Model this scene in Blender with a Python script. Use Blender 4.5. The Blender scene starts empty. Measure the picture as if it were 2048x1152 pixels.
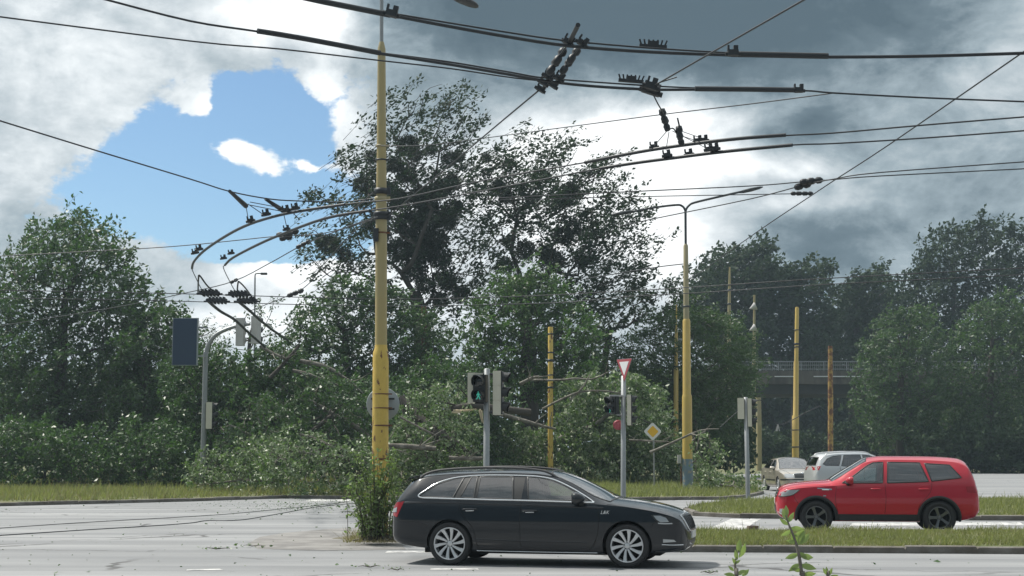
import bpy, bmesh, math, random
import numpy as np
from mathutils import Vector, Matrix
from mathutils.bvhtree import BVHTree
from mathutils.geometry import delaunay_2d_cdt

random.seed(7)
rng = np.random.default_rng(7)
SC = bpy.context.scene
COL = SC.collection
R = math.radians

# ------------------------------------------------------------------ camera
H = 1.70                       # eye height
FPX = 3000.0                   # focal length in pixels of a 2048 wide picture
PITCH = math.atan(327.0 / FPX)
cam = bpy.data.cameras.new("camera")
cam.sensor_width = 36.0
cam.lens = 36.0 * FPX / 2048.0
cam.clip_start = 0.1
cam.clip_end = 3000
cam_ob = bpy.data.objects.new("camera", cam)
COL.objects.link(cam_ob)
cam_ob.location = (0, 0, H)
cam_ob.rotation_euler = (math.pi / 2 + PITCH, 0, 0)
SC.camera = cam_ob

# ------------------------------------------------------------------ view, world, sun
SC.view_settings.view_transform = 'Standard'
SC.view_settings.look = 'None'
SC.view_settings.exposure = 0.75
SC.view_settings.gamma = 1.0
SUN_EL, SUN_AZ = R(58), R(-62)         # high, behind the scene and to the left
sun = bpy.data.lights.new("sun", 'SUN')
sun.energy = 3.2
sun.angle = R(3.0)
sun.color = (1.0, 0.95, 0.87)
sun_ob = bpy.data.objects.new("sun", sun)
COL.objects.link(sun_ob)
_sd = Vector((math.sin(SUN_AZ) * math.cos(SUN_EL), math.cos(SUN_AZ) * math.cos(SUN_EL), math.sin(SUN_EL)))
sun_ob.rotation_euler = _sd.to_track_quat('Z', 'Y').to_euler()
sun_ob.location = _sd * 60

world = bpy.data.worlds.new("World")
SC.world = world
world.use_nodes = True


class NT:
    """small helper around a node tree"""
    def __init__(s, tree):
        s.t = tree
        s.n = tree.nodes
        s.l = tree.links

    def node(s, typ, **kw):
        n = s.n.new(typ)
        for k, v in kw.items():
            setattr(n, k, v)
        return n

    def put(s, sock, v):
        if isinstance(v, bpy.types.NodeSocket):
            s.l.new(v, sock)
        elif v is not None:
            sock.default_value = v

    def math(s, op, a, b=None, c=None, clamp=False):
        n = s.node('ShaderNodeMath', operation=op, use_clamp=clamp)
        s.put(n.inputs[0], a)
        if b is not None:
            s.put(n.inputs[1], b)
        if c is not None:
            s.put(n.inputs[2], c)
        return n.outputs[0]

    def vmath(s, op, a, b=None, c=None):
        n = s.node('ShaderNodeVectorMath', operation=op)
        s.put(n.inputs[0], a)
        if b is not None:
            s.put(n.inputs[1], b)
        if c is not None:
            s.put(n.inputs[2], c)
        return n.outputs['Value'] if op in ('DOT_PRODUCT', 'LENGTH', 'DISTANCE') else n.outputs[0]

    def noise(s, vec, scale, detail=6, rough=0.55, dist=0.0):
        n = s.node('ShaderNodeTexNoise')
        s.put(n.inputs['Vector'], vec)
        n.inputs['Scale'].default_value = scale
        n.inputs['Detail'].default_value = detail
        n.inputs['Roughness'].default_value = rough
        n.inputs['Distortion'].default_value = dist
        return n.outputs['Fac']

    def ramp(s, fac, stops, interp='LINEAR'):
        n = s.node('ShaderNodeValToRGB')
        n.color_ramp.interpolation = interp
        e = n.color_ramp.elements
        while len(e) < len(stops):
            e.new(0.5)
        for k, (p, c) in enumerate(stops):
            e[k].position = p
            e[k].color = (c[0], c[1], c[2], 1)
        s.put(n.inputs['Fac'], fac)
        return n.outputs['Color']

    def mix(s, fac, a, b):
        n = s.node('ShaderNodeMix', data_type='RGBA')
        s.put(n.inputs['Factor'], fac)
        for k, v in ((6, a), (7, b)):
            if isinstance(v, (tuple, list)):
                v = (v[0], v[1], v[2], 1)
            s.put(n.inputs[k], v)
        return n.outputs[2]

    def smooth(s, v, lo, hi):
        n = s.node('ShaderNodeMapRange', interpolation_type='SMOOTHSTEP')
        s.put(n.inputs['Value'], v)
        n.inputs['From Min'].default_value = lo
        n.inputs['From Max'].default_value = hi
        return n.outputs['Result']


def build_world():
    w = NT(world.node_tree)
    w.n.clear()
    out = w.node('ShaderNodeOutputWorld')
    sky = w.node('ShaderNodeTexSky', sky_type='NISHITA')
    sky.sun_disc = False
    sky.sun_elevation = SUN_EL
    sky.sun_rotation = SUN_AZ
    sky.altitude = 200
    sky.air_density = 1.0
    sky.dust_density = 0.6
    sky.ozone_density = 1.6
    tc = w.node('ShaderNodeTexCoord')
    d = tc.outputs['Generated']
    sep = w.node('ShaderNodeSeparateXYZ')
    w.put(sep.inputs[0], d)
    x, y, z = sep.outputs
    az = w.math('ARCTAN2', x, y)
    el = w.math('ARCSINE', z)
    comb = w.node('ShaderNodeCombineXYZ')
    w.put(comb.inputs[0], az)
    w.put(comb.inputs[1], el)
    P = comb.outputs[0]
    # cloud banks are placed by compass bearing and elevation
    warp = w.node('ShaderNodeTexNoise')
    w.put(warp.inputs['Vector'], P)
    warp.inputs['Scale'].default_value = 16
    warp.inputs['Detail'].default_value = 5
    wv = w.vmath('SUBTRACT', warp.outputs['Color'], (0.5, 0.5, 0.5))
    P2 = w.vmath('MULTIPLY_ADD', wv, (0.050, 0.040, 0), P)

    def field(base, blobs):
        acc = base
        for (px, py, rx, ry, wt) in blobs:
            cx, cy = (px - 1024) / FPX, (903 - py) / FPX
            ix, iy = FPX / rx, FPX / ry
            q = w.vmath('MULTIPLY_ADD', P2, (ix, iy, 0), (-cx * ix, -cy * iy, 0))
            g = w.math('POWER', 0.3679, w.vmath('DOT_PRODUCT', q, q))
            acc = w.math('MULTIPLY_ADD', g, wt, acc)
        return acc

    n1 = w.noise(w.vmath('MULTIPLY', P, (1, 1.4, 1)), 24, 11, 0.66)
    n2 = w.noise(w.vmath('MULTIPLY_ADD', P, (1, 1.5, 1), (3.1, 1.7, 0)), 15, 9, 0.60, 0.4)
    n3 = w.noise(w.vmath('MULTIPLY', P, (1, 1.6, 1)), 60, 8, 0.62)
    # coverage: 1 = cloud, 0 = clear blue
    cov = field(0.98, [
        (570, 245, 175, 95, -1.20), (440, 430, 125, 95, -1.1), (620, 420, 160, 95, -1.1), (460, 205, 95, 55, -0.85),
        (600, 490, 130, 42, -0.55), (640, 640, 220, 42, -0.30), (420, 640, 140, 36, -0.22),
        (482, 336, 76, 40, 1.15), (392, 225, 38, 40, 1.25), (635, 185, 42, 32, 0.72), (612, 318, 50, 14, 0.55), (705, 265, 40, 55, 0.55),
        (560, 545, 150, 22, 0.85), (520, 425, 50, 24, 0.35), (-40, 280, 120, 200, 0.4), (320, 310, 110, 75, -1.0), (250, 420, 170, 75, -1.0), (370, 130, 60, 40, 0.4),
        (1600, 600, 120, 60, -0.45)])
    cov = w.math('ADD', cov, w.math('MULTIPLY', w.math('SUBTRACT', n1, 0.5), 1.65))
    cov = w.math('ADD', cov, w.math('MULTIPLY', w.math('SUBTRACT', n3, 0.5), 0.75))
    alpha = w.smooth(cov, 0.30, 0.62)
    # brightness of the cloud itself: thick banks are slate, thin and sun-lit ones white
    br = field(0.58, [
        (1250, 20, 420, 125, -0.66), (1560, 100, 300, 120, -0.30), (1000, 30, 170, 70, -0.12), (1640, 0, 300, 90, -0.15),
        (860, 130, 140, 80, -0.22), (1080, 190, 110, 60, -0.25), (880, 20, 140, 70, -0.15),
        (1240, 330, 190, 120, 0.62), (1330, 270, 130, 70, 0.30), (1000, 330, 110, 90, 0.35), (1150, 450, 160, 120, 0.3), (1340, 510, 90, 70, 0.35),
        (1530, 270, 90, 40, -0.36), (1640, 265, 60, 40, -0.25), (1620, 500, 110, 95, -0.42), (1500, 420, 80, 60, -0.10),
        (1450, 335, 120, 45, 0.32), (1590, 345, 90, 25, 0.25), (1600, 425, 110, 30, 0.45), (1400, 230, 160, 30, 0.2),
        (540, 45, 120, 45, 0.62), (640, 60, 60, 45, 0.45), (430, 110, 80, 80, 0.02), (700, 240, 60, 60, 0.35), (800, 110, 90, 40, 0.10),
        (482, 330, 90, 50, 0.40), (395, 225, 50, 50, 0.30), (610, 318, 60, 25, 0.3), (560, 545, 170, 40, 0.38), (640, 185, 60, 45, 0.3), (500, 660, 250, 60, 0.3),
        (780, 500, 200, 160, 0.30), (1450, 560, 120, 80, 0.2), (150, 140, 260, 220, 0.18), (1850, 60, 240, 200, -0.12), (1850, 420, 200, 160, -0.2)])
    br = w.math('ADD', br, w.math('MULTIPLY', w.math('SUBTRACT', n2, 0.5), 0.85))
    br = w.math('ADD', br, w.math('MULTIPLY', w.math('SUBTRACT', n3, 0.5), 0.34))
    # unseen clouds added for car reflections: dark low behind the camera, bright high up
    back = w.smooth(y, 0.1, -0.3)
    low = w.smooth(z, 0.40, 0.05)
    br = w.math('ADD', br, w.math('MULTIPLY', w.math('MULTIPLY', back, low), -0.62))
    br = w.math('ADD', br, w.math('MULTIPLY', w.math('MULTIPLY', back, w.smooth(z, 0.80, 0.94)), 0.50))
    br = w.math('ADD', br, w.math('MULTIPLY', w.math('MULTIPLY', w.smooth(z, 0.40, 0.62), w.math('SUBTRACT', 1.0, back)), 0.30))
    ccol = w.ramp(br, [(0.0, (0.062, 0.092, 0.115)), (0.22, (0.095, 0.132, 0.158)), (0.45, (0.21, 0.26, 0.29)),
                       (0.68, (0.38, 0.42, 0.445)), (0.88, (0.56, 0.59, 0.605)), (1.0, (0.70, 0.715, 0.72))])
    blue = w.vmath('MULTIPLY', sky.outputs[0], (0.060, 0.070, 0.074))
    blue = w.vmath('MULTIPLY_ADD', blue, (1.0, 1.0, 1.0), (0.0, 0.0, 0.0))
    col = w.mix(alpha, blue, ccol)
    bg = w.node('ShaderNodeBackground')
    w.put(bg.inputs['Color'], col)
    bg.inputs['Strength'].default_value = 1.0
    w.put(out.inputs['Surface'], bg.outputs[0])


build_world()
world.cycles.sampling_method = 'MANUAL'
world.cycles.sample_map_resolution = 512
SC.render.engine = 'CYCLES'
SC.cycles.use_denoising = True
SC.cycles.max_bounces = 6
SC.cycles.diffuse_bounces = 2
SC.cycles.glossy_bounces = 3
SC.cycles.transmission_bounces = 4
SC.cycles.transparent_max_bounces = 6
SC.cycles.volume_bounces = 0

# ------------------------------------------------------------------ picture -> place
_c, _s = math.cos(PITCH), math.sin(PITCH)


def ray(px, py):
    u, v = (px - 1024) / FPX, (576 - py) / FPX
    return Vector((u, _c - v * _s, _s + v * _c))


def at(px, py, Y):
    """the point at distance Y seen at px, py of the photograph"""
    d = ray(px, py)
    return Vector((0, 0, H)) + d * (Y / d.y)


def gz(px, py, z=0.0):
    """the point at height z seen at px, py"""
    d = ray(px, py)
    return Vector((0, 0, H)) + d * ((z - H) / d.z)


# ------------------------------------------------------------------ mesh and object helpers
WL = {}


def link(name, me, parent=None, origin=None):
    o = bpy.data.objects.new(name, me)
    COL.objects.link(o)
    if parent is not None:
        o.parent = parent
        WL[o.name] = WL[parent.name]
    else:
        o.location = origin or (0, 0, 0)
        WL[o.name] = Vector(origin or (0, 0, 0))
    return o


def tag(o, label=None, cat=None, group=None, kind=None):
    for k, v in (('label', label), ('category', cat), ('group', group), ('kind', kind)):
        if v:
            o[k] = v
    return o


def thing(name, label, cat, loc, rz=0.0, group=None):
    o = bpy.data.objects.new(name, None)
    COL.objects.link(o)
    o.empty_display_size = 0.2
    o.location = loc
    o.rotation_euler = (0, 0, rz)
    WL[o.name] = Vector(loc) if rz == 0 else Vector((0, 0, 0))
    return tag(o, label, cat, group)


class MB:
    """collects faces; build() links them as one mesh object"""
    def __init__(s):
        s.v, s.f, s.m, s.sm = [], [], [], []
        s.cur = 0
        s.smooth = False

    def add(s, vs, fs):
        b = len(s.v)
        s.v += [tuple(p) for p in vs]
        for f in fs:
            s.f.append([b + i for i in f])
            s.m.append(s.cur)
            s.sm.append(s.smooth)
        return s

    def box(s, c, size, M=None):
        hx, hy, hz = size[0] / 2, size[1] / 2, size[2] / 2
        vs = [Vector((sx * hx, sy * hy, sz * hz)) for sx in (-1, 1) for sy in (-1, 1) for sz in (-1, 1)]
        if M is not None:
            vs = [M @ p for p in vs]
        vs = [p + Vector(c) for p in vs]
        return s.add(vs, [(0, 1, 3, 2), (4, 6, 7, 5), (0, 4, 5, 1), (2, 3, 7, 6), (0, 2, 6, 4), (1, 5, 7, 3)])

    def tube(s, pts, rad, n=8, caps=True, smooth=True):
        pts = [Vector(p) for p in pts]
        if not hasattr(rad, '__len__'):
            rad = [rad] * len(pts)
        vs, fs = [], []
        t0 = (pts[1] - pts[0]).normalized()
        a = t0.orthogonal().normalized()
        for i, p in enumerate(pts):
            t = (pts[min(i + 1, len(pts) - 1)] - pts[max(i - 1, 0)]).normalized()
            a = (a - t * a.dot(t))
            if a.length < 1e-6:
                a = t.orthogonal()
            a.normalize()
            b = t.cross(a)
            for k in range(n):
                w = 2 * math.pi * k / n
                vs.append(p + (a * math.cos(w) + b * math.sin(w)) * rad[i])
        for i in range(len(pts) - 1):
            for k in range(n):
                k2 = (k + 1) % n
                fs.append((i * n + k, i * n + k2, (i + 1) * n + k2, (i + 1) * n + k))
        was = s.smooth
        s.smooth = smooth
        s.add(vs, fs)
        s.smooth = False
        if caps:
            L = (len(pts) - 1) * n
            s.add(vs[:n], [tuple(range(n))[::-1]])
            s.add(vs[L:], [tuple(range(n))])
        s.smooth = was
        return s

    def lathe(s, prof, M=None, n=24, smooth=True):
        """prof: (radius, height) pairs, turned about z"""
        vs, fs = [], []
        for (r, h) in prof:
            for k in range(n):
                w = 2 * math.pi * k / n
                p = Vector((r * math.cos(w), r * math.sin(w), h))
                vs.append(M @ p if M is not None else p)
        for i in range(len(prof) - 1):
            for k in range(n):
                k2 = (k + 1) % n
                fs.append((i * n + k, i * n + k2, (i + 1) * n + k2, (i + 1) * n + k))
        s.smooth = smooth
        s.add(vs, fs)
        s.smooth = False
        return s

    def prism(s, poly, thick, M=None):
        """poly: 2-D outline in x,z; thickness along y"""
        n = len(poly)
        vs = [Vector((p[0], -thick / 2, p[1])) for p in poly] + [Vector((p[0], thick / 2, p[1])) for p in poly]
        if M is not None:
            vs = [M @ p for p in vs]
        fs = [tuple(range(n)), tuple(range(n, 2 * n))[::-1]]
        fs += [(i, n + i, n + (i + 1) % n, (i + 1) % n) for i in range(n)]
        return s.add(vs, fs)

    def build(s, name, mat, parent=None, origin=None):
        o0 = WL[parent.name] if parent is not None else Vector(origin or (0, 0, 0))
        me = bpy.data.meshes.new(name)
        me.from_pydata([(p[0] - o0[0], p[1] - o0[1], p[2] - o0[2]) for p in s.v], [], s.f)
        for m in (mat if isinstance(mat, (list, tuple)) else [mat]):
            me.materials.append(m)
        me.polygons.foreach_set('use_smooth', s.sm)
        me.polygons.foreach_set('material_index', s.m)
        me.update()
        return link(name, me, parent, origin)


def np_quads(name, V, mat, parent=None, origin=None, F=None, per=4, smooth=False):
    """V: (n*per,3) vertices, consecutive groups of `per` form one face (or F given)"""
    o0 = np.array(WL[parent.name] if parent is not None else (origin or (0, 0, 0)))
    me = bpy.data.meshes.new(name)
    V = (np.asarray(V, dtype=np.float32) - o0.astype(np.float32))
    if F is None:
        F = np.arange(len(V), dtype=np.int32).reshape(-1, per)
    nf, k = F.shape
    me.vertices.add(len(V))
    me.vertices.foreach_set('co', V.ravel())
    me.loops.add(nf * k)
    me.loops.foreach_set('vertex_index', F.astype(np.int32).ravel())
    me.polygons.add(nf)
    me.polygons.foreach_set('loop_start', np.arange(0, nf * k, k, dtype=np.int32))
    me.polygons.foreach_set('loop_total', np.full(nf, k, dtype=np.int32))
    if smooth:
        me.polygons.foreach_set('use_smooth', np.ones(nf, dtype=bool))
    me.update(calc_edges=True)
    me.materials.append(mat)
    return link(name, me, parent, origin)


def pchip(pts, xs):
    p = np.array(sorted(pts), float)
    x, y = p[:, 0], p[:, 1]
    h = np.diff(x)
    dl = np.diff(y) / h
    m = np.zeros(len(x))
    m[0], m[-1] = dl[0], dl[-1]
    for i in range(1, len(x) - 1):
        if dl[i - 1] * dl[i] > 0:
            w1, w2 = 2 * h[i] + h[i - 1], h[i] + 2 * h[i - 1]
            m[i] = (w1 + w2) / (w1 / dl[i - 1] + w2 / dl[i])
    xs = np.clip(np.asarray(xs, float), x[0], x[-1])
    k = np.clip(np.searchsorted(x, xs) - 1, 0, len(h) - 1)
    t = (xs - x[k]) / h[k]
    return ((1 + 2 * t) * (1 - t) ** 2 * y[k] + t * (1 - t) ** 2 * h[k] * m[k] + t * t * (3 - 2 * t) * y[k + 1] + t * t * (t - 1) * h[k] * m[k + 1])


def curve_pts(pts, n=6):
    """Catmull-Rom through points"""
    P = [Vector(p) for p in pts]
    if len(P) < 3:
        return P
    out = []
    for i in range(len(P) - 1):
        a, b, c, d = P[max(i - 1, 0)], P[i], P[i + 1], P[min(i + 2, len(P) - 1)]
        for k in range(n):
            t = k / n
            out.append(0.5 * ((2 * b) + (c - a) * t + (2 * a - 5 * b + 4 * c - d) * t * t + (3 * b - a - 3 * c + d) * t ** 3))
    out.append(P[-1])
    return out


# ------------------------------------------------------------------ materials
MAT = {}


def mat(name, col, rough=0.6, metal=0.0, var=0.0, col2=None, scale=3.0, bump=0.0, bscale=None, coat=0.0, spec=0.5, thr=(0.35, 0.65), stretch=None):
    m = bpy.data.materials.new(name)
    m.use_nodes = True
    t = NT(m.node_tree)
    b = t.n['Principled BSDF']
    b.inputs['Roughness'].default_value = rough
    b.inputs['Metallic'].default_value = metal
    b.inputs['Coat Weight'].default_value = coat
    b.inputs['Coat Roughness'].default_value = 0.04
    b.inputs['Specular IOR Level'].default_value = spec
    tc = t.node('ShaderNodeTexCoord').outputs['Object']
    if stretch:
        tc = t.vmath('MULTIPLY', tc, stretch)
    c = None
    if col2 is not None:
        f = t.smooth(t.noise(tc, scale, 7, 0.6), thr[0], thr[1])
        c = t.mix(f, col, col2)
    if var:
        f = t.noise(tc, scale * 2.7, 6, 0.65)
        k = t.math('MULTIPLY_ADD', f, 2 * var, 1 - var)
        base = c if c is not None else t.mix(0.0, col, col)
        c = t.vmath('SCALE', base)
        t.put(c.node.inputs['Scale'], k)
    if c is None:
        b.inputs['Base Color'].default_value = (*col, 1)
    else:
        t.put(b.inputs['Base Color'], c)
    if bump:
        bn = t.node('ShaderNodeBump')
        bn.inputs['Strength'].default_value = bump
        bn.inputs['Distance'].default_value = 0.02
        t.put(bn.inputs['Height'], t.noise(tc, bscale or scale * 4, 6, 0.6))
        t.put(b.inputs['Normal'], bn.outputs[0])
    MAT[name] = m
    return m


def leaf_mat(name, c1, c2, under, rough=0.45, transl=0.25, tcol=None, spec=0.4):
    m = bpy.data.materials.new(name)
    m.use_nodes = True
    t = NT(m.node_tree)
    b = t.n['Principled BSDF']
    geo = t.node('ShaderNodeNewGeometry')
    r = geo.outputs['Random Per Island']
    c = t.ramp(r, [(0.0, c1), (0.65, c2), (1.0, tuple(min(1, x * 1.35) for x in c2))])
    c = t.mix(t.math('MULTIPLY', geo.outputs['Backfacing'], 0.85), c, under)
    t.put(b.inputs['Base Color'], c)
    b.inputs['Roughness'].default_value = rough
    b.inputs['Specular IOR Level'].default_value = spec
    tr = t.node('ShaderNodeBsdfTranslucent')
    t.put(tr.inputs['Color'], tuple(tcol or (c2[0] * 1.6, c2[1] * 1.9, c2[2] * 0.9)) + (1,))
    mx = t.node('ShaderNodeMixShader')
    mx.inputs[0].default_value = transl
    t.l.new(b.outputs[0], mx.inputs[1])
    t.l.new(tr.outputs[0], mx.inputs[2])
    t.l.new(mx.outputs[0], t.n['Material Output'].inputs['Surface'])
    MAT[name] = m
    return m


def glass_mat(name, tint, refl):
    m = bpy.data.materials.new(name)
    m.use_nodes = True
    t = NT(m.node_tree)
    t.n.remove(t.n['Principled BSDF'])
    tr = t.node('ShaderNodeBsdfTransparent')
    tr.inputs['Color'].default_value = (*tint, 1)
    gl = t.node('ShaderNodeBsdfGlossy')
    gl.inputs['Roughness'].default_value = 0.02
    fr = t.node('ShaderNodeLayerWeight')
    fr.inputs['Blend'].default_value = 0.35
    f = t.math('MULTIPLY_ADD', fr.outputs['Fresnel'], 0.9, refl, clamp=True)
    mx = t.node('ShaderNodeMixShader')
    t.put(mx.inputs[0], f)
    t.l.new(tr.outputs[0], mx.inputs[1])
    t.l.new(gl.outputs[0], mx.inputs[2])
    t.l.new(mx.outputs[0], t.n['Material Output'].inputs['Surface'])
    MAT[name] = m
    return m


def asphalt_mat(name):
    m = bpy.data.materials.new(name)
    m.use_nodes = True
    t = NT(m.node_tree)
    b = t.n['Principled BSDF']
    o = t.node('ShaderNodeTexCoord').outputs['Object']
    big = t.smooth(t.noise(t.vmath('MULTIPLY', o, (.25, 1, 1)), .45, 5, .6), .35, .68)
    c = t.mix(big, (0.200, 0.206, 0.210), (0.280, 0.286, 0.290))
    streak = t.smooth(t.noise(t.vmath('MULTIPLY', o, (.03, 1, 1)), 1.1, 4, .55), .38, .66)
    c = t.mix(t.math('MULTIPLY', streak, .65), c, (0.135, 0.142, 0.150))
    stain = t.smooth(t.noise(o, .9, 6, .7), .60, .74)
    c = t.mix(t.math('MULTIPLY', stain, .75), c, (0.105, 0.108, 0.110))
    grit = t.noise(o, 55, 3, .7)
    c2 = t.vmath('SCALE', c)
    t.put(c2.node.inputs['Scale'], t.math('MULTIPLY_ADD', grit, .55, .72))
    wob = t.node('ShaderNodeTexNoise')
    t.put(wob.inputs['Vector'], o)
    wob.inputs['Scale'].default_value = 1.3
    wob.inputs['Detail'].default_value = 5
    ow = t.vmath('MULTIPLY_ADD', t.vmath('SUBTRACT', wob.outputs['Color'], (.5, .5, .5)), (.9, .9, 0), o)
    vo = t.node('ShaderNodeTexVoronoi', feature='DISTANCE_TO_EDGE')
    t.put(vo.inputs['Vector'], t.vmath('MULTIPLY', ow, (.8, 1, 1)))
    vo.inputs['Scale'].default_value = .22
    crack = t.math('MULTIPLY', t.smooth(vo.outputs['Distance'], .012, .004), t.smooth(t.noise(o, .25, 3, .5), .46, .56))
    c3 = t.mix(t.math('MULTIPLY', crack, .9), c2, (0.05, 0.05, 0.05))
    t.put(b.inputs['Base Color'], c3)
    b.inputs['Roughness'].default_value = .72
    bn = t.node('ShaderNodeBump')
    bn.inputs['Strength'].default_value = .4
    bn.inputs['Distance'].default_value = .01
    t.put(bn.inputs['Height'], grit)
    t.put(b.inputs['Normal'], bn.outputs[0])
    MAT[name] = m


def lamp_mat(name, col, strength):
    m = mat(name, tuple(x * 0.2 for x in col), 0.3)
    b = m.node_tree.nodes['Principled BSDF']
    b.inputs['Emission Color'].default_value = (*col, 1)
    b.inputs['Emission Strength'].default_value = strength
    return m


asphalt_mat('asphalt')
mat('concrete', (0.125, 0.112, 0.095), 0.85, var=0.35, col2=(0.06, 0.054, 0.046), scale=0.8, stretch=(1, 1, 0.25), bump=0.4, bscale=25)
mat('old_paving', (0.23, 0.225, 0.215), 0.85, var=0.25, col2=(0.15, 0.145, 0.14), scale=1.6, bump=0.5, bscale=30)
mat('kerbstone', (0.165, 0.155, 0.140), 0.9, var=0.3, col2=(0.095, 0.085, 0.070), scale=2.0, bump=0.6, bscale=20)
mat('soil', (0.175, 0.16, 0.13), 0.95, var=0.35, col2=(0.085, 0.08, 0.045), scale=3.0, bump=0.6, bscale=15)
mat('turf', (0.085, 0.105, 0.040), 0.95, var=0.3, col2=(0.13, 0.125, 0.06), scale=0.8, bump=0.5, bscale=30)
mat('road_paint', (0.50, 0.50, 0.49), 0.7, var=0.15, col2=(0.21, 0.215, 0.22), scale=4.0, thr=(0.46, 0.62))
mat('yellow_paint', (0.50, 0.36, 0.085), 0.5, var=0.16, col2=(0.44, 0.32, 0.10), scale=2.0, bump=0.12, bscale=14, stretch=(1, 1, 0.35))
mat('yellow_worn', (0.53, 0.375, 0.080), 0.55, var=0.22, col2=(0.14, 0.065, 0.028), scale=7.0, thr=(0.57, 0.63), bump=0.25, bscale=14, stretch=(1, 1, 0.5))
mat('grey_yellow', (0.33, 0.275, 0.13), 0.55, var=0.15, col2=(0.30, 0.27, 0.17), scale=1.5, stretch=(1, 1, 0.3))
mat('rusty_pole', (0.36, 0.24, 0.07), 0.8, var=0.2, col2=(0.14, 0.065, 0.035), scale=3.0, thr=(0.42, 0.58), bump=0.3)
mat('blue_worn', (0.14, 0.21, 0.27), 0.6, var=0.2, col2=(0.27, 0.26, 0.22), scale=4.0, thr=(0.5, 0.62), bump=0.2)
mat('galvanised', (0.27, 0.285, 0.29), 0.5, 0.5, var=0.15, scale=3)
mat('dark_steel', (0.035, 0.04, 0.045), 0.5, 0.3, var=0.2, scale=5)
mat('cable_black', (0.022, 0.026, 0.03), 0.5, 0.2)
mat('rust', (0.13, 0.06, 0.03), 0.85, var=0.3, scale=9)
mat('housing_cream', (0.56, 0.54, 0.44), 0.5, var=0.06, scale=4)
mat('housing_grey', (0.42, 0.42, 0.41), 0.5, var=0.06, scale=4)
mat('housing_black', (0.016, 0.018, 0.019), 0.45)
mat('lens_dark', (0.02, 0.022, 0.022), 0.15, coat=0.6)
lamp_mat('lens_green', (0.08, 0.60, 0.45), 0.28)
mat('sign_red', (0.36, 0.07, 0.085), 0.5, var=0.1)
mat('sign_white', (0.70, 0.71, 0.71), 0.45)
mat('sign_yellow', (0.78, 0.46, 0.03), 0.45)
mat('sign_blue', (0.012, 0.032, 0.07), 0.45)
mat('sign_back', (0.27, 0.30, 0.31), 0.45, 0.4, var=0.08)
mat('bark', (0.055, 0.048, 0.040), 0.9, var=0.3, scale=4, bump=0.5)
mat('bark_pale', (0.22, 0.205, 0.175), 0.85, var=0.3, col2=(0.09, 0.08, 0.065), scale=3, bump=0.4)
mat('raw_wood', (0.62, 0.52, 0.36), 0.8, var=0.15, scale=8)
mat('tyre', (0.018, 0.018, 0.019), 0.75, var=0.15, scale=8, bump=0.2)
mat('alloy', (0.60, 0.61, 0.62), 0.35, 0.55)
mat('alloy_dark', (0.17, 0.175, 0.18), 0.3, 0.8)
mat('well_black', (0.008, 0.008, 0.009), 0.9)
mat('plastic_black', (0.016, 0.017, 0.018), 0.5)
mat('plastic_grey', (0.05, 0.05, 0.052), 0.6)
mat('chrome', (0.72, 0.74, 0.75), 0.16, 0.95)
mat('paint_black', (0.006, 0.009, 0.013), 0.32, 0.0, coat=1.0, spec=0.08)
mat('paint_red', (0.44, 0.012, 0.03), 0.35, 0.0, coat=1.0, spec=0.2)
mat('paint_beige', (0.46, 0.42, 0.36), 0.30, 0.45, coat=1.0)
mat('paint_white', (0.50, 0.515, 0.52), 0.35, 0.3, coat=1.0)
glass_mat('glass_tinted', (0.085, 0.105, 0.12), 0.14)
glass_mat('glass_clear', (0.44, 0.56, 0.56), 0.14)
glass_mat('glass_windscreen', (0.45, 0.50, 0.49), 0.34)
mat('seat_fabric', (0.030, 0.031, 0.033), 0.9, var=0.2)
mat('dash_plastic', (0.020, 0.021, 0.022), 0.7)
mat('light_clear', (0.42, 0.44, 0.45), 0.08, 0.35, coat=1.0)
mat('light_red', (0.33, 0.010, 0.016), 0.12, 0.0, coat=1.0)
mat('plate_white', (0.65, 0.65, 0.63), 0.4)
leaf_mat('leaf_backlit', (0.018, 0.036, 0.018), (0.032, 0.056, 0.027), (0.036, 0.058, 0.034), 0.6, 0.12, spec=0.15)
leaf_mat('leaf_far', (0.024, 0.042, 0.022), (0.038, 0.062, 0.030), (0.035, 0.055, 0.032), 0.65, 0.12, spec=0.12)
leaf_mat('leaf_green', (0.038, 0.084, 0.024), (0.078, 0.150, 0.044), (0.07, 0.10, 0.05), 0.45, 0.22)
leaf_mat('leaf_willow', (0.030, 0.062, 0.024), (0.055, 0.098, 0.036), (0.06, 0.095, 0.05), 0.5, 0.25)
leaf_mat('leaf_dark', (0.030, 0.068, 0.021), (0.060, 0.118, 0.036), (0.06, 0.09, 0.05), 0.45, 0.18)
leaf_mat('leaf_fallen', (0.040, 0.072, 0.025), (0.088, 0.140, 0.055), (0.30, 0.35, 0.23), 0.42, 0.25)
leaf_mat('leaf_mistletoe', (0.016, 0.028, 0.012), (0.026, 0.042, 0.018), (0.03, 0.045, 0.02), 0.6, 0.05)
leaf_mat('leaf_shrub', (0.070, 0.115, 0.038), (0.140, 0.195, 0.075), (0.13, 0.16, 0.08), 0.45, 0.3)
leaf_mat('leaf_fresh', (0.10, 0.14, 0.055), (0.20, 0.245, 0.11), (0.28, 0.32, 0.20), 0.4, 0.35)
leaf_mat('grass_blade', (0.100, 0.115, 0.048), (0.195, 0.198, 0.095), (0.16, 0.18, 0.07), 0.6, 0.3)
leaf_mat('grass_dry', (0.12, 0.11, 0.05), (0.20, 0.17, 0.085), (0.2, 0.17, 0.09), 0.7, 0.2)

# ================================================================== THE SETTING
def sheet(name, pts, z, m, kind='structure', nsub=0):
    mb = MB()
    mb.add([(p[0], p[1], z) for p in pts], [tuple(range(len(pts)))])
    o = mb.build(name, m)
    return tag(o, kind=kind)


def ground_h(x, y):
    return 0.9 * max(0.0, min(1.0, (y - 122) / 26)) ** 1.5


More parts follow.
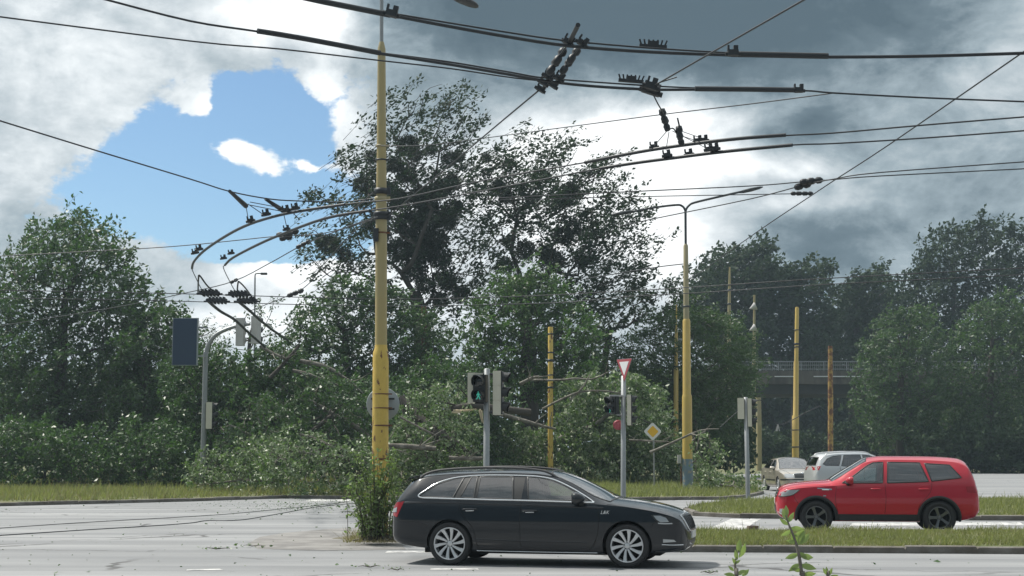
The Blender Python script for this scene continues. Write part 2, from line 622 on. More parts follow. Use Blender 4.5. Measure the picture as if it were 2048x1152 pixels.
def build_ground():
    xs = np.concatenate([np.linspace(-480, -160, 5), np.linspace(-140, 160, 61), np.linspace(190, 480, 5)])
    ys = np.concatenate([np.linspace(-90, -10, 4), np.linspace(0, 260, 66), np.linspace(290, 680, 8)])
    mb = MB()
    mb.smooth = True
    vs = [(x, y, -0.02 + ground_h(x, y)) for y in ys for x in xs]
    n = len(xs)
    fs = [(j * n + i, j * n + i + 1, (j + 1) * n + i + 1, (j + 1) * n + i) for j in range(len(ys) - 1) for i in range(n - 1)]
    mb.add(vs, fs)
    tag(mb.build('ground', MAT['turf']), kind='structure')


build_ground()
sheet('road', [(-190, -40), (190, -40), (190, 118), (22, 118), (15, 112), (15, 80), (-190, 80)], 0.0, MAT['asphalt'])


def pxpoly(pts, z):
    out = []
    for (px, py) in pts:
        p = gz(px, py, z)
        out.append((p.x, p.y))
    return out


def inset(poly, d):
    n = len(poly)
    area = sum(poly[i][0] * poly[(i + 1) % n][1] - poly[(i + 1) % n][0] * poly[i][1] for i in range(n))
    s = 1 if area > 0 else -1
    out = []
    for i in range(n):
        a, b, c = Vector(poly[i - 1]), Vector(poly[i]), Vector(poly[(i + 1) % n])
        e1, e2 = (b - a).normalized(), (c - b).normalized()
        n1, n2 = Vector((-e1.y, e1.x)) * s, Vector((-e2.y, e2.x)) * s
        nn = (n1 + n2)
        nn = nn / max(0.35, nn.length_squared / 2)
        out.append((b.x + nn.x * d, b.y + nn.y * d))
    return out


def island(name, px, h, top_mat):
    poly = pxpoly(px, h)
    # resample the outline so that kerb stones can wobble a little
    P = []
    n = len(poly)
    for i in range(n):
        a, b = Vector(poly[i]), Vector(poly[(i + 1) % n])
        L = (b - a).length
        k = max(1, min(60, int(L / 1.0)))
        for j in range(k):
            P.append(tuple(a.lerp(b, j / k)))
    rr = random.Random(len(P))
    Q, hs = [], []
    for i in range(len(P)):
        a, b = Vector(P[i]), Vector(P[(i + 1) % len(P)])
        hh = h + rr.uniform(-0.016, 0.012)
        L = max(.2, (b - a).length)
        for d, low in ((.0, .045), (.02, 0), (L - .02, 0)):
            Q.append(tuple(a.lerp(b, d / L)))
            hs.append(hh - low)
    P = Q
    ins = inset(P, 0.16)
    k = len(P)
    mb = MB()
    vs = [(p[0], p[1], -0.05) for p in P] + [(p[0] * .999 + q[0] * .001, p[1] * .999 + q[1] * .001, hz - 0.015) for p, q, hz in zip(P, ins, hs)] \
        + [(p[0] * .85 + q[0] * .15, p[1] * .85 + q[1] * .15, hz) for p, q, hz in zip(P, ins, hs)] \
        + [(q[0], q[1], hz) for q, hz in zip(ins, hs)] + [(q[0], q[1], 0.0) for q in ins]
    fs = []
    for r in range(4):
        for i in range(k):
            j = (i + 1) % k
            fs.append((r * k + i, r * k + j, (r + 1) * k + j, (r + 1) * k + i))
    mb.add(vs, fs)
    tag(mb.build('kerb', MAT['kerbstone']), kind='structure')
    sheet(name, inset(P, 0.14), h - 0.022, top_mat)
    return P


M1 = island('median', [(1010, 1075), (1040, 1061), (1390, 1060), (2100, 1058), (2500, 1057), (2500, 1096), (2100, 1094), (1385, 1090), (1030, 1090)], 0.12, MAT['turf'])
M2 = island('traffic_island', [(1366, 1015), (1386, 1023), (1480, 1027), (1700, 1030), (2500, 1034), (2500, 1000), (1600, 993), (1500, 999), (1430, 1004), (1390, 1008)], 0.12, MAT['turf'])
V3 = island('verge', [(-900, 1024), (-300, 1012), (380, 996), (575, 990), (800, 993), (1260, 995), (1380, 993), (1450, 993), (1495, 989), (1528, 982), (1500, 970), (1430, 962), (1400, 952), (1390, 944), (-900, 944)], 0.12, MAT['turf'])
# dirt round the foot of the near pole, old paving beside it, path
def soil_mound():
    c = gz(868, 1076, 0)
    rx, ry = 2.15, 1.5
    mb = MB()
    mb.smooth = True
    vs, fs = [(c.x, c.y, .13)], []
    nr, na = 9, 56
    rr = random.Random(3)
    ph = [rr.uniform(0, 6.28) for _ in range(6)]
    for i in range(1, nr + 1):
        t = i / nr
        for k in range(na):
            a = 2 * math.pi * k / na
            e = 1 + .10 * math.sin(3 * a + ph[0]) + .06 * math.sin(7 * a + ph[1]) + .04 * math.sin(13 * a + ph[2])
            x, y = c.x + rx * e * t * math.cos(a), c.y + ry * e * t * math.sin(a)
            h = .13 * (1 - t ** 2.2) + .012 * math.sin(x * 5 + ph[3]) * (1 - t) + .01 * math.sin(y * 7 + x * 3) * (1 - t)
            vs.append((x, y, max(h, .006) if i < nr else -.02))
    for k in range(na):
        fs.append((0, 1 + k, 1 + (k + 1) % na))
    for i in range(nr - 1):
        for k in range(na):
            a, b = 1 + i * na, 1 + (i + 1) * na
            fs.append((a + k, b + k, b + (k + 1) % na, a + (k + 1) % na))
    mb.add(vs, fs)
    tag(mb.build('soil', MAT['soil']), kind='structure')


soil_mound()
sheet('old_paving', pxpoly([(498, 1086), (520, 1074), (570, 1066), (660, 1058), (760, 1054), (800, 1085), (812, 1099), (700, 1101), (600, 1100), (515, 1098)], 0), 0.004, MAT['old_paving'])


def marking(px):
    sheet('road_marking', pxpoly(px, 0), 0.005, MAT['road_paint'])


marking([(1412, 1060), (1462, 1038), (1522, 1038), (1486, 1060)])
marking([(770, 1106), (775, 1102.5), (905, 1102), (905, 1106)])
marking([(610, 1003), (620, 999), (705, 999), (700, 1003)])
marking([(860, 1140), (862, 1137), (955, 1137), (958, 1140)])
marking([(372, 1142), (374, 1139.5), (440, 1138), (446, 1140.5)])
marking([(1700, 1052), (1705, 1046), (2040, 1045), (2050, 1051)])
marking([(720, 1021), (725, 1017), (760, 1016), (760, 1020)])

# ------------------------------------------------------------------ overpass
YB = 150.0


def build_bridge():
    x0, x1 = at(1420, 700, YB).x, at(2500, 700, YB).x
    zt, zf, zb = at(1500, 741, YB).z, at(1500, 768, YB).z, at(1500, 787, YB).z
    root = thing('overpass', 'grey concrete road overpass with steel railing crossing behind the yellow poles', 'bridge', (at(1700, 940, YB).x, YB, 0))
    mb = MB()
    mb.box(((x0 + x1) / 2, YB + 6.3, (zt + zf) / 2), (x1 - x0, 12.6, zt - zf))
    mb.build('deck', MAT['concrete'], root)
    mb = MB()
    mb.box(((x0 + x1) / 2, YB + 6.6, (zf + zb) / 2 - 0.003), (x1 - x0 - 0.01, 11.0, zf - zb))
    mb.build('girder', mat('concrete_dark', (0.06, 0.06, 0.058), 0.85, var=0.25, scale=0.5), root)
    mb = MB()
    xa, xb = at(1462, 850, YB).x, at(1500, 850, YB).x
    mb.box(((xa + xb) / 2, YB + 3.0, zb / 2 - 0.01), (xb - xa, 6, zb))
    mb.build('abutment', MAT['concrete'], root)
    for px in (1740, 1930, 2120):
        xp = at(px, 850, YB).x
        mb = MB()
        mb.tube([(xp, YB + 7, 0), (xp, YB + 7, zb + .02)], 0.55, 14)
        mb.build('pier', MAT['concrete'], root)
    # railing
    mb = MB()
    ztop = at(1500, 723, YB).z
    for z, r in ((ztop, 0.05), (zt + 0.15, 0.035), ((zt + ztop) / 2 + .1, 0.03)):
        mb.box(((x0 + x1) / 2, YB + 0.15, z), (x1 - x0, r * 2, r * 2))
    x = x0
    k = 0
    while x < x1:
        w = 0.09 if k % 12 == 0 else 0.03
        mb.box((x, YB + 0.15, (zt + ztop) / 2), (w, w, ztop - zt))
        x += 0.19
        k += 1
    mb.build('railing', MAT['galvanised'], root)
    mb = MB()
    for z in (at(1500, 753, YB).z,):
        for a, b in ((1549, 1587), (1627, 1720)):
            xa, xb = at(a, 750, YB).x, at(b, 750, YB).x
            mb.box(((xa + xb) / 2, YB - 0.06, z), (xb - xa, 0.1, 0.10))
    mb.build('light_strip', MAT['sign_white'], root)


build_bridge()


# ------------------------------------------------------------------ poles
def pole_tube(mb, Y, prof, n=20):
    """prof: (px, py, half width in pixels) from the foot up"""
    pts = [at(px, py, Y) for px, py, hw in prof]
    pts[0].z = 0.0
    mb.tube(pts, [hw * Y / FPX for px, py, hw in prof], n)
    return mb


def band(root, Y, px, py, hw, hh, m, name='clamp_band'):
    mb = MB()
    p = at(px, py, Y)
    r = hw * Y / FPX
    h = hh * Y / FPX
    mb.lathe([(r * .8, -h), (r, -h), (r * 1.02, 0), (r, h), (r * .8, h)], Matrix.Translation(p), 20)
    mb.box(p + Vector((r + .02, -.02, 0)), (.07, .05, h * 2.2))
    return mb.build(name, m, root)


def near_pole():
    Y = 29.2
    b = gz(760, 1078, 0)
    root = thing('trolley_pole', 'tall yellow steel pole with rust spots rising from weeds behind the black estate car', 'pole', (b.x, Y, 0))
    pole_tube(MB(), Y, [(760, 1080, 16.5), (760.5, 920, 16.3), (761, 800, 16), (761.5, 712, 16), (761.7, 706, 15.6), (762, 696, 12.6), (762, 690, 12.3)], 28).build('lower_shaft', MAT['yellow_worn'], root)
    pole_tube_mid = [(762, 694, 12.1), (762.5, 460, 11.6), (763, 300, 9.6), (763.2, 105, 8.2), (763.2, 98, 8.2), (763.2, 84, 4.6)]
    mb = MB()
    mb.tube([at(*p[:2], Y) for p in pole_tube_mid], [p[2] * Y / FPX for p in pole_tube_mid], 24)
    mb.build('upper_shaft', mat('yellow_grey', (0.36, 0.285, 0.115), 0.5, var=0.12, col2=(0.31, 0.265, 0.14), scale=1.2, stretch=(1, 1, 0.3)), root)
    ytop = -190
    mast = [(763, 90), (763.3, 0), (763.6, -90)]
    mb = MB()
    mb.tube([at(*p, Y) for p in mast] + curve_pts([at(764, -90, Y), at(770, -135, Y), at(800, -150, Y), at(850, -95, Y), at(906, -6, Y)], 6)[1:], 0.038, 12)
    mb.build('mast_arm', MAT['galvanised'], root)
    mb = MB()
    a, c = at(898, -12, Y), at(957, 13, Y)
    ax = (c - a)
    for t0, t1, w0, w1 in ():
        pass
    pts = [a.lerp(c, t) for t in (0, .12, .35, .7, .92, 1.0)]
    vs, fs = [], []
    for p, w, h in zip(pts, (.05, .10, .15, .16, .12, .04), (.04, .07, .085, .075, .05, .02)):
        for q in ((-1, -.6), (-.6, -1), (.6, -1), (1, -.6), (1, .3), (.5, 1), (-.5, 1), (-1, .3)):
            vs.append(p + Vector((0.25 * h * q[1], w * q[0], h * q[1] * .8)))
    for i in range(len(pts) - 1):
        for k in range(8):
            fs.append((i * 8 + k, i * 8 + (k + 1) % 8, i * 8 + 8 + (k + 1) % 8, i * 8 + 8 + k))
    mb.smooth = True
    mb.add(vs, fs + [tuple(range(8)), tuple(range(40, 48))])
    mb.build('lamp_head', MAT['plastic_grey'], root)
    for py, hw, hh, m in ((292, 10.8, 1.8, 'grey_yellow'), (320, 11, 1.5, 'dark_steel'), (383, 14, 6, 'dark_steel'), (398, 13.2, 4, 'grey_yellow'), (428, 15, 4, 'dark_steel'), (435, 14.4, 5, 'dark_steel'),
                          (466, 12.4, 1.6, 'rust'), (788, 16.6, 1.1, 'rust'), (816, 16.7, 1.1, 'rust'), (851, 16.8, 1.5, 'rust'), (918, 17.0, 1.8, 'rust')):
        band(root, Y, 762, py, hw, hh, MAT[m])
    mb = MB()
    mb.box(at(752, 470, Y - .1), (.10, .10, .26))
    mb.build('junction_box', MAT['dark_steel'], root)
    # round sign seen from behind, bolted to the far side
    mb = MB()
    c = at(766, 808, Y + .30)
    mb.lathe([(0.0, -.012), (.315, -.012), (.325, 0), (.315, .012), (0, .012)], Matrix.Translation(c) @ Matrix.Rotation(R(90), 4, 'X') @ Matrix.Rotation(R(8), 4, 'Y'), 36)
    sg = mb.build('sign_disc', MAT['sign_back'], root)
    mb = MB()
    for dz in (-.1, .1):
        mb.box(c + Vector((0.0, -.05, dz)), (.46, .06, .035))
    mb.build('bracket', MAT['dark_steel'], sg)


near_pole()


def simple_pole(label, foot, Y, prof, m, name='trolley_pole', cat='pole', group=None, bands=()):
    root = thing(name, label, cat, (at(*foot, Y).x, Y, 0), 0, group)
    pole_tube(MB(), Y, [(foot[0], 903 + 1.7 * FPX / Y, prof[0][2])] + prof).build('shaft', m, root)
    for (px, py, hw, hh) in bands:
        band(root, Y, px, py, hw, hh, MAT['dark_steel'])
    return root


simple_pole('short yellow pole with dark bands standing in the fallen foliage beside the pedestrian signal', (1101, 900), 72, [(1101, 860, 5.4), (1101, 655, 5.0), (1101, 654, 4.6)], MAT['yellow_worn'],
            bands=[(1101, 668, 5.6, 1.5), (1101, 705, 5.6, 1.5), (1101, 721, 5.8, 2.5), (1101, 750, 5.6, 1.2), (1101, 775, 5.8, 2)])
simple_pole('thin stepped yellow pole just left of the grey double arm lamp post', (1352, 900), 84, [(1352, 740, 4.8), (1352, 738, 3.6), (1352.5, 660, 3.0), (1352.6, 657, 1.6), (1353, 610, 1.3)], MAT['yellow_paint'],
            bands=[(1352, 733, 4.2, 1.2)])
simple_pole('yellow stepped pole behind the beige sedan in front of the overpass', (1591, 914), 88, [(1591, 832, 6.8), (1591.5, 830, 5.4), (1592.5, 724, 5.0), (1592.7, 721, 4.1), (1594, 617, 3.7), (1594, 614, 2.6)], MAT['yellow_paint'],
            bands=[(1593, 660, 4.4, 1), (1592.7, 688, 4.4, 2), (1592.5, 694, 4.6, 1.2), (1591, 894, 7.2, 1.2), (1591, 860, 7.0, 1.0)])
simple_pole('rusty peeling pole above the white car by the overpass', (1661, 900), 90, [(1661, 800, 5.2), (1660.5, 692, 4.4)], MAT['rusty_pole'])
simple_pole('rusty brown pole standing deep between the big trees', (848, 800), 80, [(848, 700, 5.5), (848, 612, 5.0)], MAT['rust'])
simple_pole('tall slender pale pole rising behind the willow tree', (1458, 900), 118, [(1458, 640, 3.4), (1458.5, 612, 3.2), (1459, 575, 2.7), (1459.5, 534, 1.6)], MAT['grey_yellow'],
            bands=[(1459, 580, 4.6, 1.5), (1458.6, 608, 4.4, 1.5), (1459, 570, 3.6, 1)])
rp = simple_pole('pale pole with two loudspeaker horns standing at the end of the overpass', (1508, 900), 140, [(1508, 700, 3.4), (1508.5, 650, 2.5), (1509, 590, 2.0)], MAT['grey_yellow'])
for py in (616, 659):
    mb = MB()
    c = at(1503, py, 139.8)
    mb.lathe([(.05, 0.2), (.14, 0), (.40, -.42)], Matrix.Translation(c) @ Matrix.Rotation(R(-115), 4, 'Y'), 14)
    mb.build('horn', MAT['housing_grey'], rp)
simple_pole('weathered grey yellow pole at the left side of the overpass opening', (1518, 900), 128, [(1518, 860, 5.4), (1517, 795, 5.2)], MAT['grey_yellow'])
simple_pole('thin grey pole close behind the double arm lamp post', (1365, 900), 90, [(1365, 700, 1.7), (1364.5, 600, 1.5)], MAT['galvanised'])


def double_lamp():
    Y = 63.5
    root = thing('street_lamp', 'tall yellow lamp post with two curved arms and a worn blue foot', 'street lamp', (at(1375, 900, Y).x, Y, 0))
    pole_tube(MB(), Y, [(1376, 984, 10.8), (1375, 918, 10.4)]).build('painted_foot', MAT['blue_worn'], root)
    f = [(1375, 918, 10.0), (1374, 795, 9.8), (1374, 792, 9.4), (1373.6, 788, 8.2), (1373, 642, 7.6), (1372.8, 638, 6.0)]
    mb = MB()
    mb.tube([at(*p[:2], Y) for p in f], [p[2] * Y / FPX for p in f], 22)
    mb.build('lower_shaft', MAT['yellow_paint'], root)
    f = [(1372.6, 640, 5.9), (1371.5, 492, 4.8), (1371.4, 488, 3.0)]
    mb = MB()
    mb.tube([at(*p[:2], Y) for p in f], [p[2] * Y / FPX for p in f], 18)
    mb.build('upper_shaft', MAT['grey_yellow'], root)
    q = .048
    mb = MB()
    mb.tube([at(1371.4, 490, Y), at(1371, 425, Y)], q * 1.1, 12)
    mb.tube(curve_pts([at(1371, 432, Y), at(1372, 420, Y), at(1378, 411, Y), at(1390, 405, Y), at(1440, 393, Y), at(1484, 383, Y)], 6), q, 10)
    mb.tube(curve_pts([at(1371, 432, Y), at(1370, 420, Y), at(1364, 412, Y), at(1352, 410, Y), at(1310, 415, Y), at(1262, 424, Y)], 6), q, 10)
    mb.build('twin_arm', MAT['dark_steel'], root)
    for a, c in (((1480, 384.5), (1526, 374)), ((1268, 422.5), (1222, 430))):
        mb = MB()
        A, C = at(*a, Y), at(*c, Y)
        pts = [A.lerp(C, t) for t in (0, .15, .5, .85, 1)]
        vs, fs = [], []
        for p, w, h in zip(pts, (.06, .13, .16, .13, .03), (.05, .075, .085, .06, .02)):
            for k in range(10):
                an = 2 * math.pi * k / 10
                vs.append(p + Vector((0, w * math.cos(an), h * math.sin(an))))
        fs = [(i * 10 + k, i * 10 + (k + 1) % 10, i * 10 + 10 + (k + 1) % 10, i * 10 + 10 + k) for i in range(4) for k in range(10)]
        mb.smooth = True
        mb.add(vs, fs + [tuple(range(10)), tuple(range(40, 50))])
        mb.build('lamp_head', MAT['dark_steel'], root)
    band(root, Y, 1372.5, 613, 7.0, 1.5, MAT['dark_steel'])
    mb = MB()
    p = at(1358.5, 918, Y)
    mb.box(p, (.15, .14, .36))
    bx = mb.build('meter_box', MAT['housing_grey'], root)
    mb = MB()
    mb.tube([at(1362, 932, Y), Vector((at(1362, 932, Y).x, Y, 0.0))], 0.028, 8)
    mb.build('conduit', MAT['rust'], bx)


double_lamp()


def far_lamp():
    Y = 100
    root = thing('street_lamp', 'distant thin grey street lamp with one short arm against the pale sky', 'street lamp', (at(510, 900, Y).x, Y, 0))
    pole_tube(MB(), Y, [(508.5, 958, 2.6), (509, 700, 2.0), (510, 556, 1.5)], 10).build('post', MAT['galvanised'], root)
    mb = MB()
    mb.tube(curve_pts([at(510, 560, Y), at(510.3, 550, Y), at(513, 547, Y), at(524, 547, Y)], 5), 0.045, 8)
    mb.build('arm', MAT['galvanised'], root)
    mb = MB()
    mb.box(at(528, 547.6, Y), (.42, .22, .14))
    mb.box(at(524.5, 547.2, Y), (.16, .15, .10))
    mb.build('lamp_head', MAT['plastic_grey'], root)


far_lamp()


# ------------------------------------------------------------------ signals and signs
def signal_head(root, c, yaw, n, w, h, house, lit=None, walker=False, depth=None, plate=None):
    """a head of n lamps facing bearing yaw (0 = towards the camera), centre c"""
    d = depth or w * 0.55
    M = Matrix.Translation(c) @ Matrix.Rotation(yaw, 4, 'Z')

    def T(p):
        return M @ Vector(p)
    mb = MB()
    M3 = Matrix.Rotation(yaw, 3, 'Z')
    g = 0.006
    for k in range(n):
        mb.box(T((0, 0, h / 2 - (k + .5) * h / n)), (w, d, h / n - g), M3)
    mb.box(T((0, d * .1, 0)), (w * .94, d * .7, h - .02), M3)
    hd = mb.build('signal_head', house, root)
    mb = MB()
    mb.box(T((0, -d / 2 - .012, 0)), (w * .93, .02, h * .97), M3)
    mb.build('front_panel', MAT['housing_black'], hd)
    rl = min(w * .42, h / n * .42)
    for k in range(n):
        z = h / 2 - (k + .5) * h / n
        mb = MB()
        mb.lathe([(0, .0), (rl * .9, 0), (rl, -.01)], M @ Matrix.Translation((0, -d / 2 - .032, z)) @ Matrix.Rotation(R(90), 4, 'X'), 20)
        mb.build('lens', MAT['lens_dark'], hd)
        mb = MB()
        vs, fs = [], []
        m_ = 15
        for i in range(m_):
            a = R(-35 + 250 * i / (m_ - 1))
            ca, sa = math.cos(a), math.sin(a)
            dd = w * .62 * (0.55 + .45 * max(0, sa))
            vs += [T((rl * 1.05 * ca, -d / 2 - .02, z + rl * 1.05 * sa)), T((rl * 1.05 * ca, -d / 2 - .02 - dd, z - .01 + rl * 1.05 * sa)),
                   T((rl * 1.10 * ca, -d / 2 - .02 - dd, z - .01 + rl * 1.10 * sa)), T((rl * 1.10 * ca, -d / 2 - .02, z + rl * 1.10 * sa))]
        for i in range(m_ - 1):
            for q in range(4):
                fs.append((i * 4 + q, i * 4 + (q + 1) % 4, i * 4 + 4 + (q + 1) % 4, i * 4 + 4 + q))
        mb.add(vs, fs)
        mb.build('visor', MAT['housing_black'], hd)
        if lit == k:
            mb = MB()
            if walker:
                # the walking figure: head, body, legs, arm
                s = rl
                parts = [([(-.10, .42), (0, .52), (.10, .42), (.10, .58), (0, .66), (-.10, .58)]),
                         ([(-.16, .36), (.14, .36), (.12, -.12), (-.10, -.12)]),
                         ([(-.10, -.10), (.06, -.10), (-.22, -.72), (-.38, -.68)]),
                         ([(-.02, -.10), (.13, -.10), (.42, -.68), (.26, -.74)]),
                         ([(.10, .34), (.18, .28), (.40, -.06), (.32, -.12)]),
                         ([(-.12, .34), (-.20, .28), (-.36, .0), (-.28, -.06)])]
                for pp in parts:
                    mb.prism([(x * s, zz * s) for x, zz in pp], .008, M @ Matrix.Translation((0, -d / 2 - .045, z)))
            else:
                mb.lathe([(0, .002), (rl * .85, 0)], M @ Matrix.Translation((0, -d / 2 - .045, z)) @ Matrix.Rotation(R(90), 4, 'X'), 20)
            mb.build('lit_symbol', MAT['lens_green'], hd)
    return hd


def post(root, px, py_top, Y, hw, m='galvanised'):
    mb = MB()
    p = at(px, py_top, Y)
    x = root.location.x
    r = hw * Y / FPX
    mb.tube([(x, Y, 0.0), (p.x, Y, p.z), (p.x, Y, p.z + .01)], [r * 1.05, r, r * .6], 16)
    return mb.build('post', MAT[m], root)


def signal_near():
    Y = 28.5
    s = Y / FPX
    root = thing('traffic_light', 'grey signal post with green walking figure standing directly behind the black estate car', 'traffic light', (at(972, 900, Y).x, Y, 0), 0, 'signal posts at the junction')
    post(root, 974, 738, Y, 6.0)
    signal_head(root, at(961.5, 777, Y - .05), R(-22), 2, 27 * s, 55 * s, MAT['housing_black'], lit=1, walker=True, depth=.15)
    mb = MB()
    mb.box(at(943, 776, Y + .02), (15 * s, .20, 60 * s))
    mb.box(at(943, 776, Y + .02), (15.4 * s, .19, .006))
    mb.box(at(958, 749, Y + .02), (16 * s, .18, 4 * s))
    mb.build('housing_back', MAT['housing_cream'], root)
    signal_head(root, at(996, 786, Y), R(80), 3, 26 * s, 88 * s, MAT['housing_cream'], depth=16 * s)
    mb = MB()
    for py in (748, 824):
        mb.tube([at(974, py, Y), at(992, py, Y)], .022, 8)
    for py in (748, 806):
        mb.tube([at(974, py, Y), at(950, py, Y)], .022, 8)
    mb.build('bracket', MAT['dark_steel'], root)


signal_near()


def signal_yield():
    Y = 44
    s = Y / FPX
    root = thing('traffic_light', 'signal post topped by a red and white give way triangle behind the car bonnet', 'traffic light', (at(1245.5, 900, Y).x, Y, 0), 0, 'signal posts at the junction')
    post(root, 1247, 752, Y, 5.0)
    M = Matrix.Translation(at(1248.5, 741, Y - .12)) @ Matrix.Rotation(R(-58), 4, 'Z')
    mb = MB()

    def tri(r, dz=0.0):
        return [(-r * .866, r * .5 + dz), (r * .866, r * .5 + dz), (0, -r + dz)]
    R0 = 29 * s
    mb.prism(tri(R0 * 1.04, .12), .012, M @ Matrix.Translation((0, .012, 0)))
    sg = mb.build('sign_plate', MAT['sign_back'], root)
    mb = MB()
    mb.prism(tri(R0, .12), .008, M)
    mb.build('red_border', MAT['sign_red'], sg)
    mb = MB()
    mb.prism(tri(R0 * .63, .125), .006, M @ Matrix.Translation((0, -.006, 0)))
    mb.build('white_field', MAT['sign_white'], sg)
    signal_head(root, at(1226, 811, Y - .05), R(-50), 2, 26 * s, 36 * s, MAT['housing_black'], lit=1, walker=True, depth=.13)
    signal_head(root, at(1259, 820, Y), R(80), 3, 18 * s, 61 * s, MAT['housing_cream'], depth=8 * s)
    mb = MB()
    mb.box(at(1233, 791.5, Y - .02), (28 * s, .26, 3 * s))
    for py in (793, 830):
        mb.box(at(1246, py, Y), (24 * s, .05, 2.2 * s))
    mb.tube([at(1233, 792, Y - .06), at(1233, 830, Y - .06)], .012, 6)
    mb.build('bracket', MAT['housing_grey'], root)
    mb = MB()
    mb.lathe([(0, -.01), (10 * s, -.01), (10 * s, .01), (0, .01)], Matrix.Translation(at(1236, 850, Y + .12)) @ Matrix.Rotation(R(90), 4, 'X'), 24)
    mb.build('red_disc', MAT['sign_red'], root)


signal_yield()


def signal_right():
    Y = 52.5
    s = Y / FPX
    root = thing('traffic_light', 'signal post on the grass island in front of the red car, seen from behind', 'traffic light', (at(1494.5, 900, Y).x, Y, 0.10), 0, 'signal posts at the junction')
    post(root, 1491.5, 795, Y, 4.4)
    signal_head(root, at(1482, 817, Y), R(168), 2, 13 * s, 42 * s, MAT['housing_cream'], depth=10 * s)
    signal_head(root, at(1499.5, 825, Y), R(80), 3, 17 * s, 56 * s, MAT['housing_cream'], depth=8 * s)
    mb = MB()
    for py in (800, 836):
        mb.box(at(1492, py, Y), (16 * s, .05, 2 * s))
    mb.build('bracket', MAT['housing_grey'], root)


signal_right()


def signal_left():
    Y = 65
    s = Y / FPX
    root = thing('traffic_light', 'grey signal post with curved overhead arm and blue direction board on the left verge', 'traffic light', (at(405, 900, Y).x, Y, 0.1), 0, 'signal posts at the junction')
    mb = MB()
    P = curve_pts([(root.location.x, Y, 0.0), at(408, 850, Y), at(411, 720, Y), at(413, 702, Y), at(420, 684, Y), at(432, 670, Y), at(450, 660, Y), at(474, 652, Y), at(500, 648, Y)], 6)
    mb.tube(P, [5.6 * s * (1 - .42 * i / (len(P) - 1)) for i in range(len(P))], 14)
    mb.build('post', MAT['galvanised'], root)
    signal_head(root, at(420, 831, Y), R(86), 3, 16 * s, 53 * s, MAT['housing_cream'], depth=12 * s)
    for px, py, yaw in ((481, 664, 172), (512, 660, 150)):
        h = signal_head(root, at(px, py, Y), R(yaw), 3, 16 * s, 56 * s, MAT['housing_grey'], depth=12 * s)
    mb = MB()
    mb.box(at(410, 808, Y), (12 * s, .05, 2 * s))
    mb.box(at(410, 853, Y), (12 * s, .05, 2 * s))
    mb.build('bracket', MAT['housing_grey'], root)
    mb = MB()
    a, c = at(346, 636, Y - .35), at(395.5, 731, Y - .35)
    mb.box((a + c) / 2, (c.x - a.x, .05, a.z - c.z))
    bd = mb.build('direction_board', MAT['sign_back'], root)
    mb = MB()
    mb.box((a + c) / 2 + Vector((-.02, -.03, 0)), (c.x - a.x - .09, .02, a.z - c.z - .05))
    mb.build('blue_field', MAT['sign_blue'], bd)
    mb = MB()
    for py in (655, 712):
        mb.box(at(378, py, Y - .25), (76 * s, .08, .08))
    mb.build('board_bracket', MAT['galvanised'], bd)


signal_left()


def priority_sign():
    Y = 67
    s = Y / FPX
    root = thing('road_sign', 'white bordered yellow diamond priority sign on a thin grey post in the grass', 'road sign', (at(1308, 900, Y).x, Y, 0.1))
    mb = MB()
    mb.tube([(root.location.x, Y, 0), at(1306.5, 850, Y)], 0.035, 10)
    mb.build('post', MAT['galvanised'], root)
    M = Matrix.Translation(at(1305.5, 863, Y - .06)) @ Matrix.Rotation(R(6), 4, 'Z')

    def dia(r):
        k = r * .09
        return [(-r + k, k), (-k, r - k), (k, r - k), (r - k, k), (r - k, -k), (k, -r + k), (-k, -r + k), (-r + k, -k)]
    mb = MB()
    mb.prism(dia(18.5 * s), .012, M)
    p = mb.build('sign_plate', MAT['sign_white'], root)
    mb = MB()
    mb.prism(dia(11.8 * s), .006, M @ Matrix.Translation((0, -.009, 0)))
    mb.build('yellow_field', MAT['sign_yellow'], p)


priority_sign()


# ------------------------------------------------------------------ overhead wires
def wpts(pts, z, n=4):
    out = []
    for p in pts:
        if len(p) == 3:
            out.append(at(p[0], p[1], p[2]))
        else:
            out.append(gz(p[0], p[1], z))
    return curve_pts(out, n)


def wire(label, pts, r, z=6.0, name='overhead_wire', cat='wire', group='overhead wires of the trolley line', thick=()):
    P = wpts(pts, z)
    mb = MB()
    mb.tube(P, r, 6)
    root = mb.build(name, MAT['cable_black'], None, P[0])
    tag(root, label, cat, group)
    for nm, tp, tr in thick:
        mb = MB()
        mb.tube(wpts(tp, z), tr, 8)
        mb.build(nm, MAT['cable_black'], root)
    return root


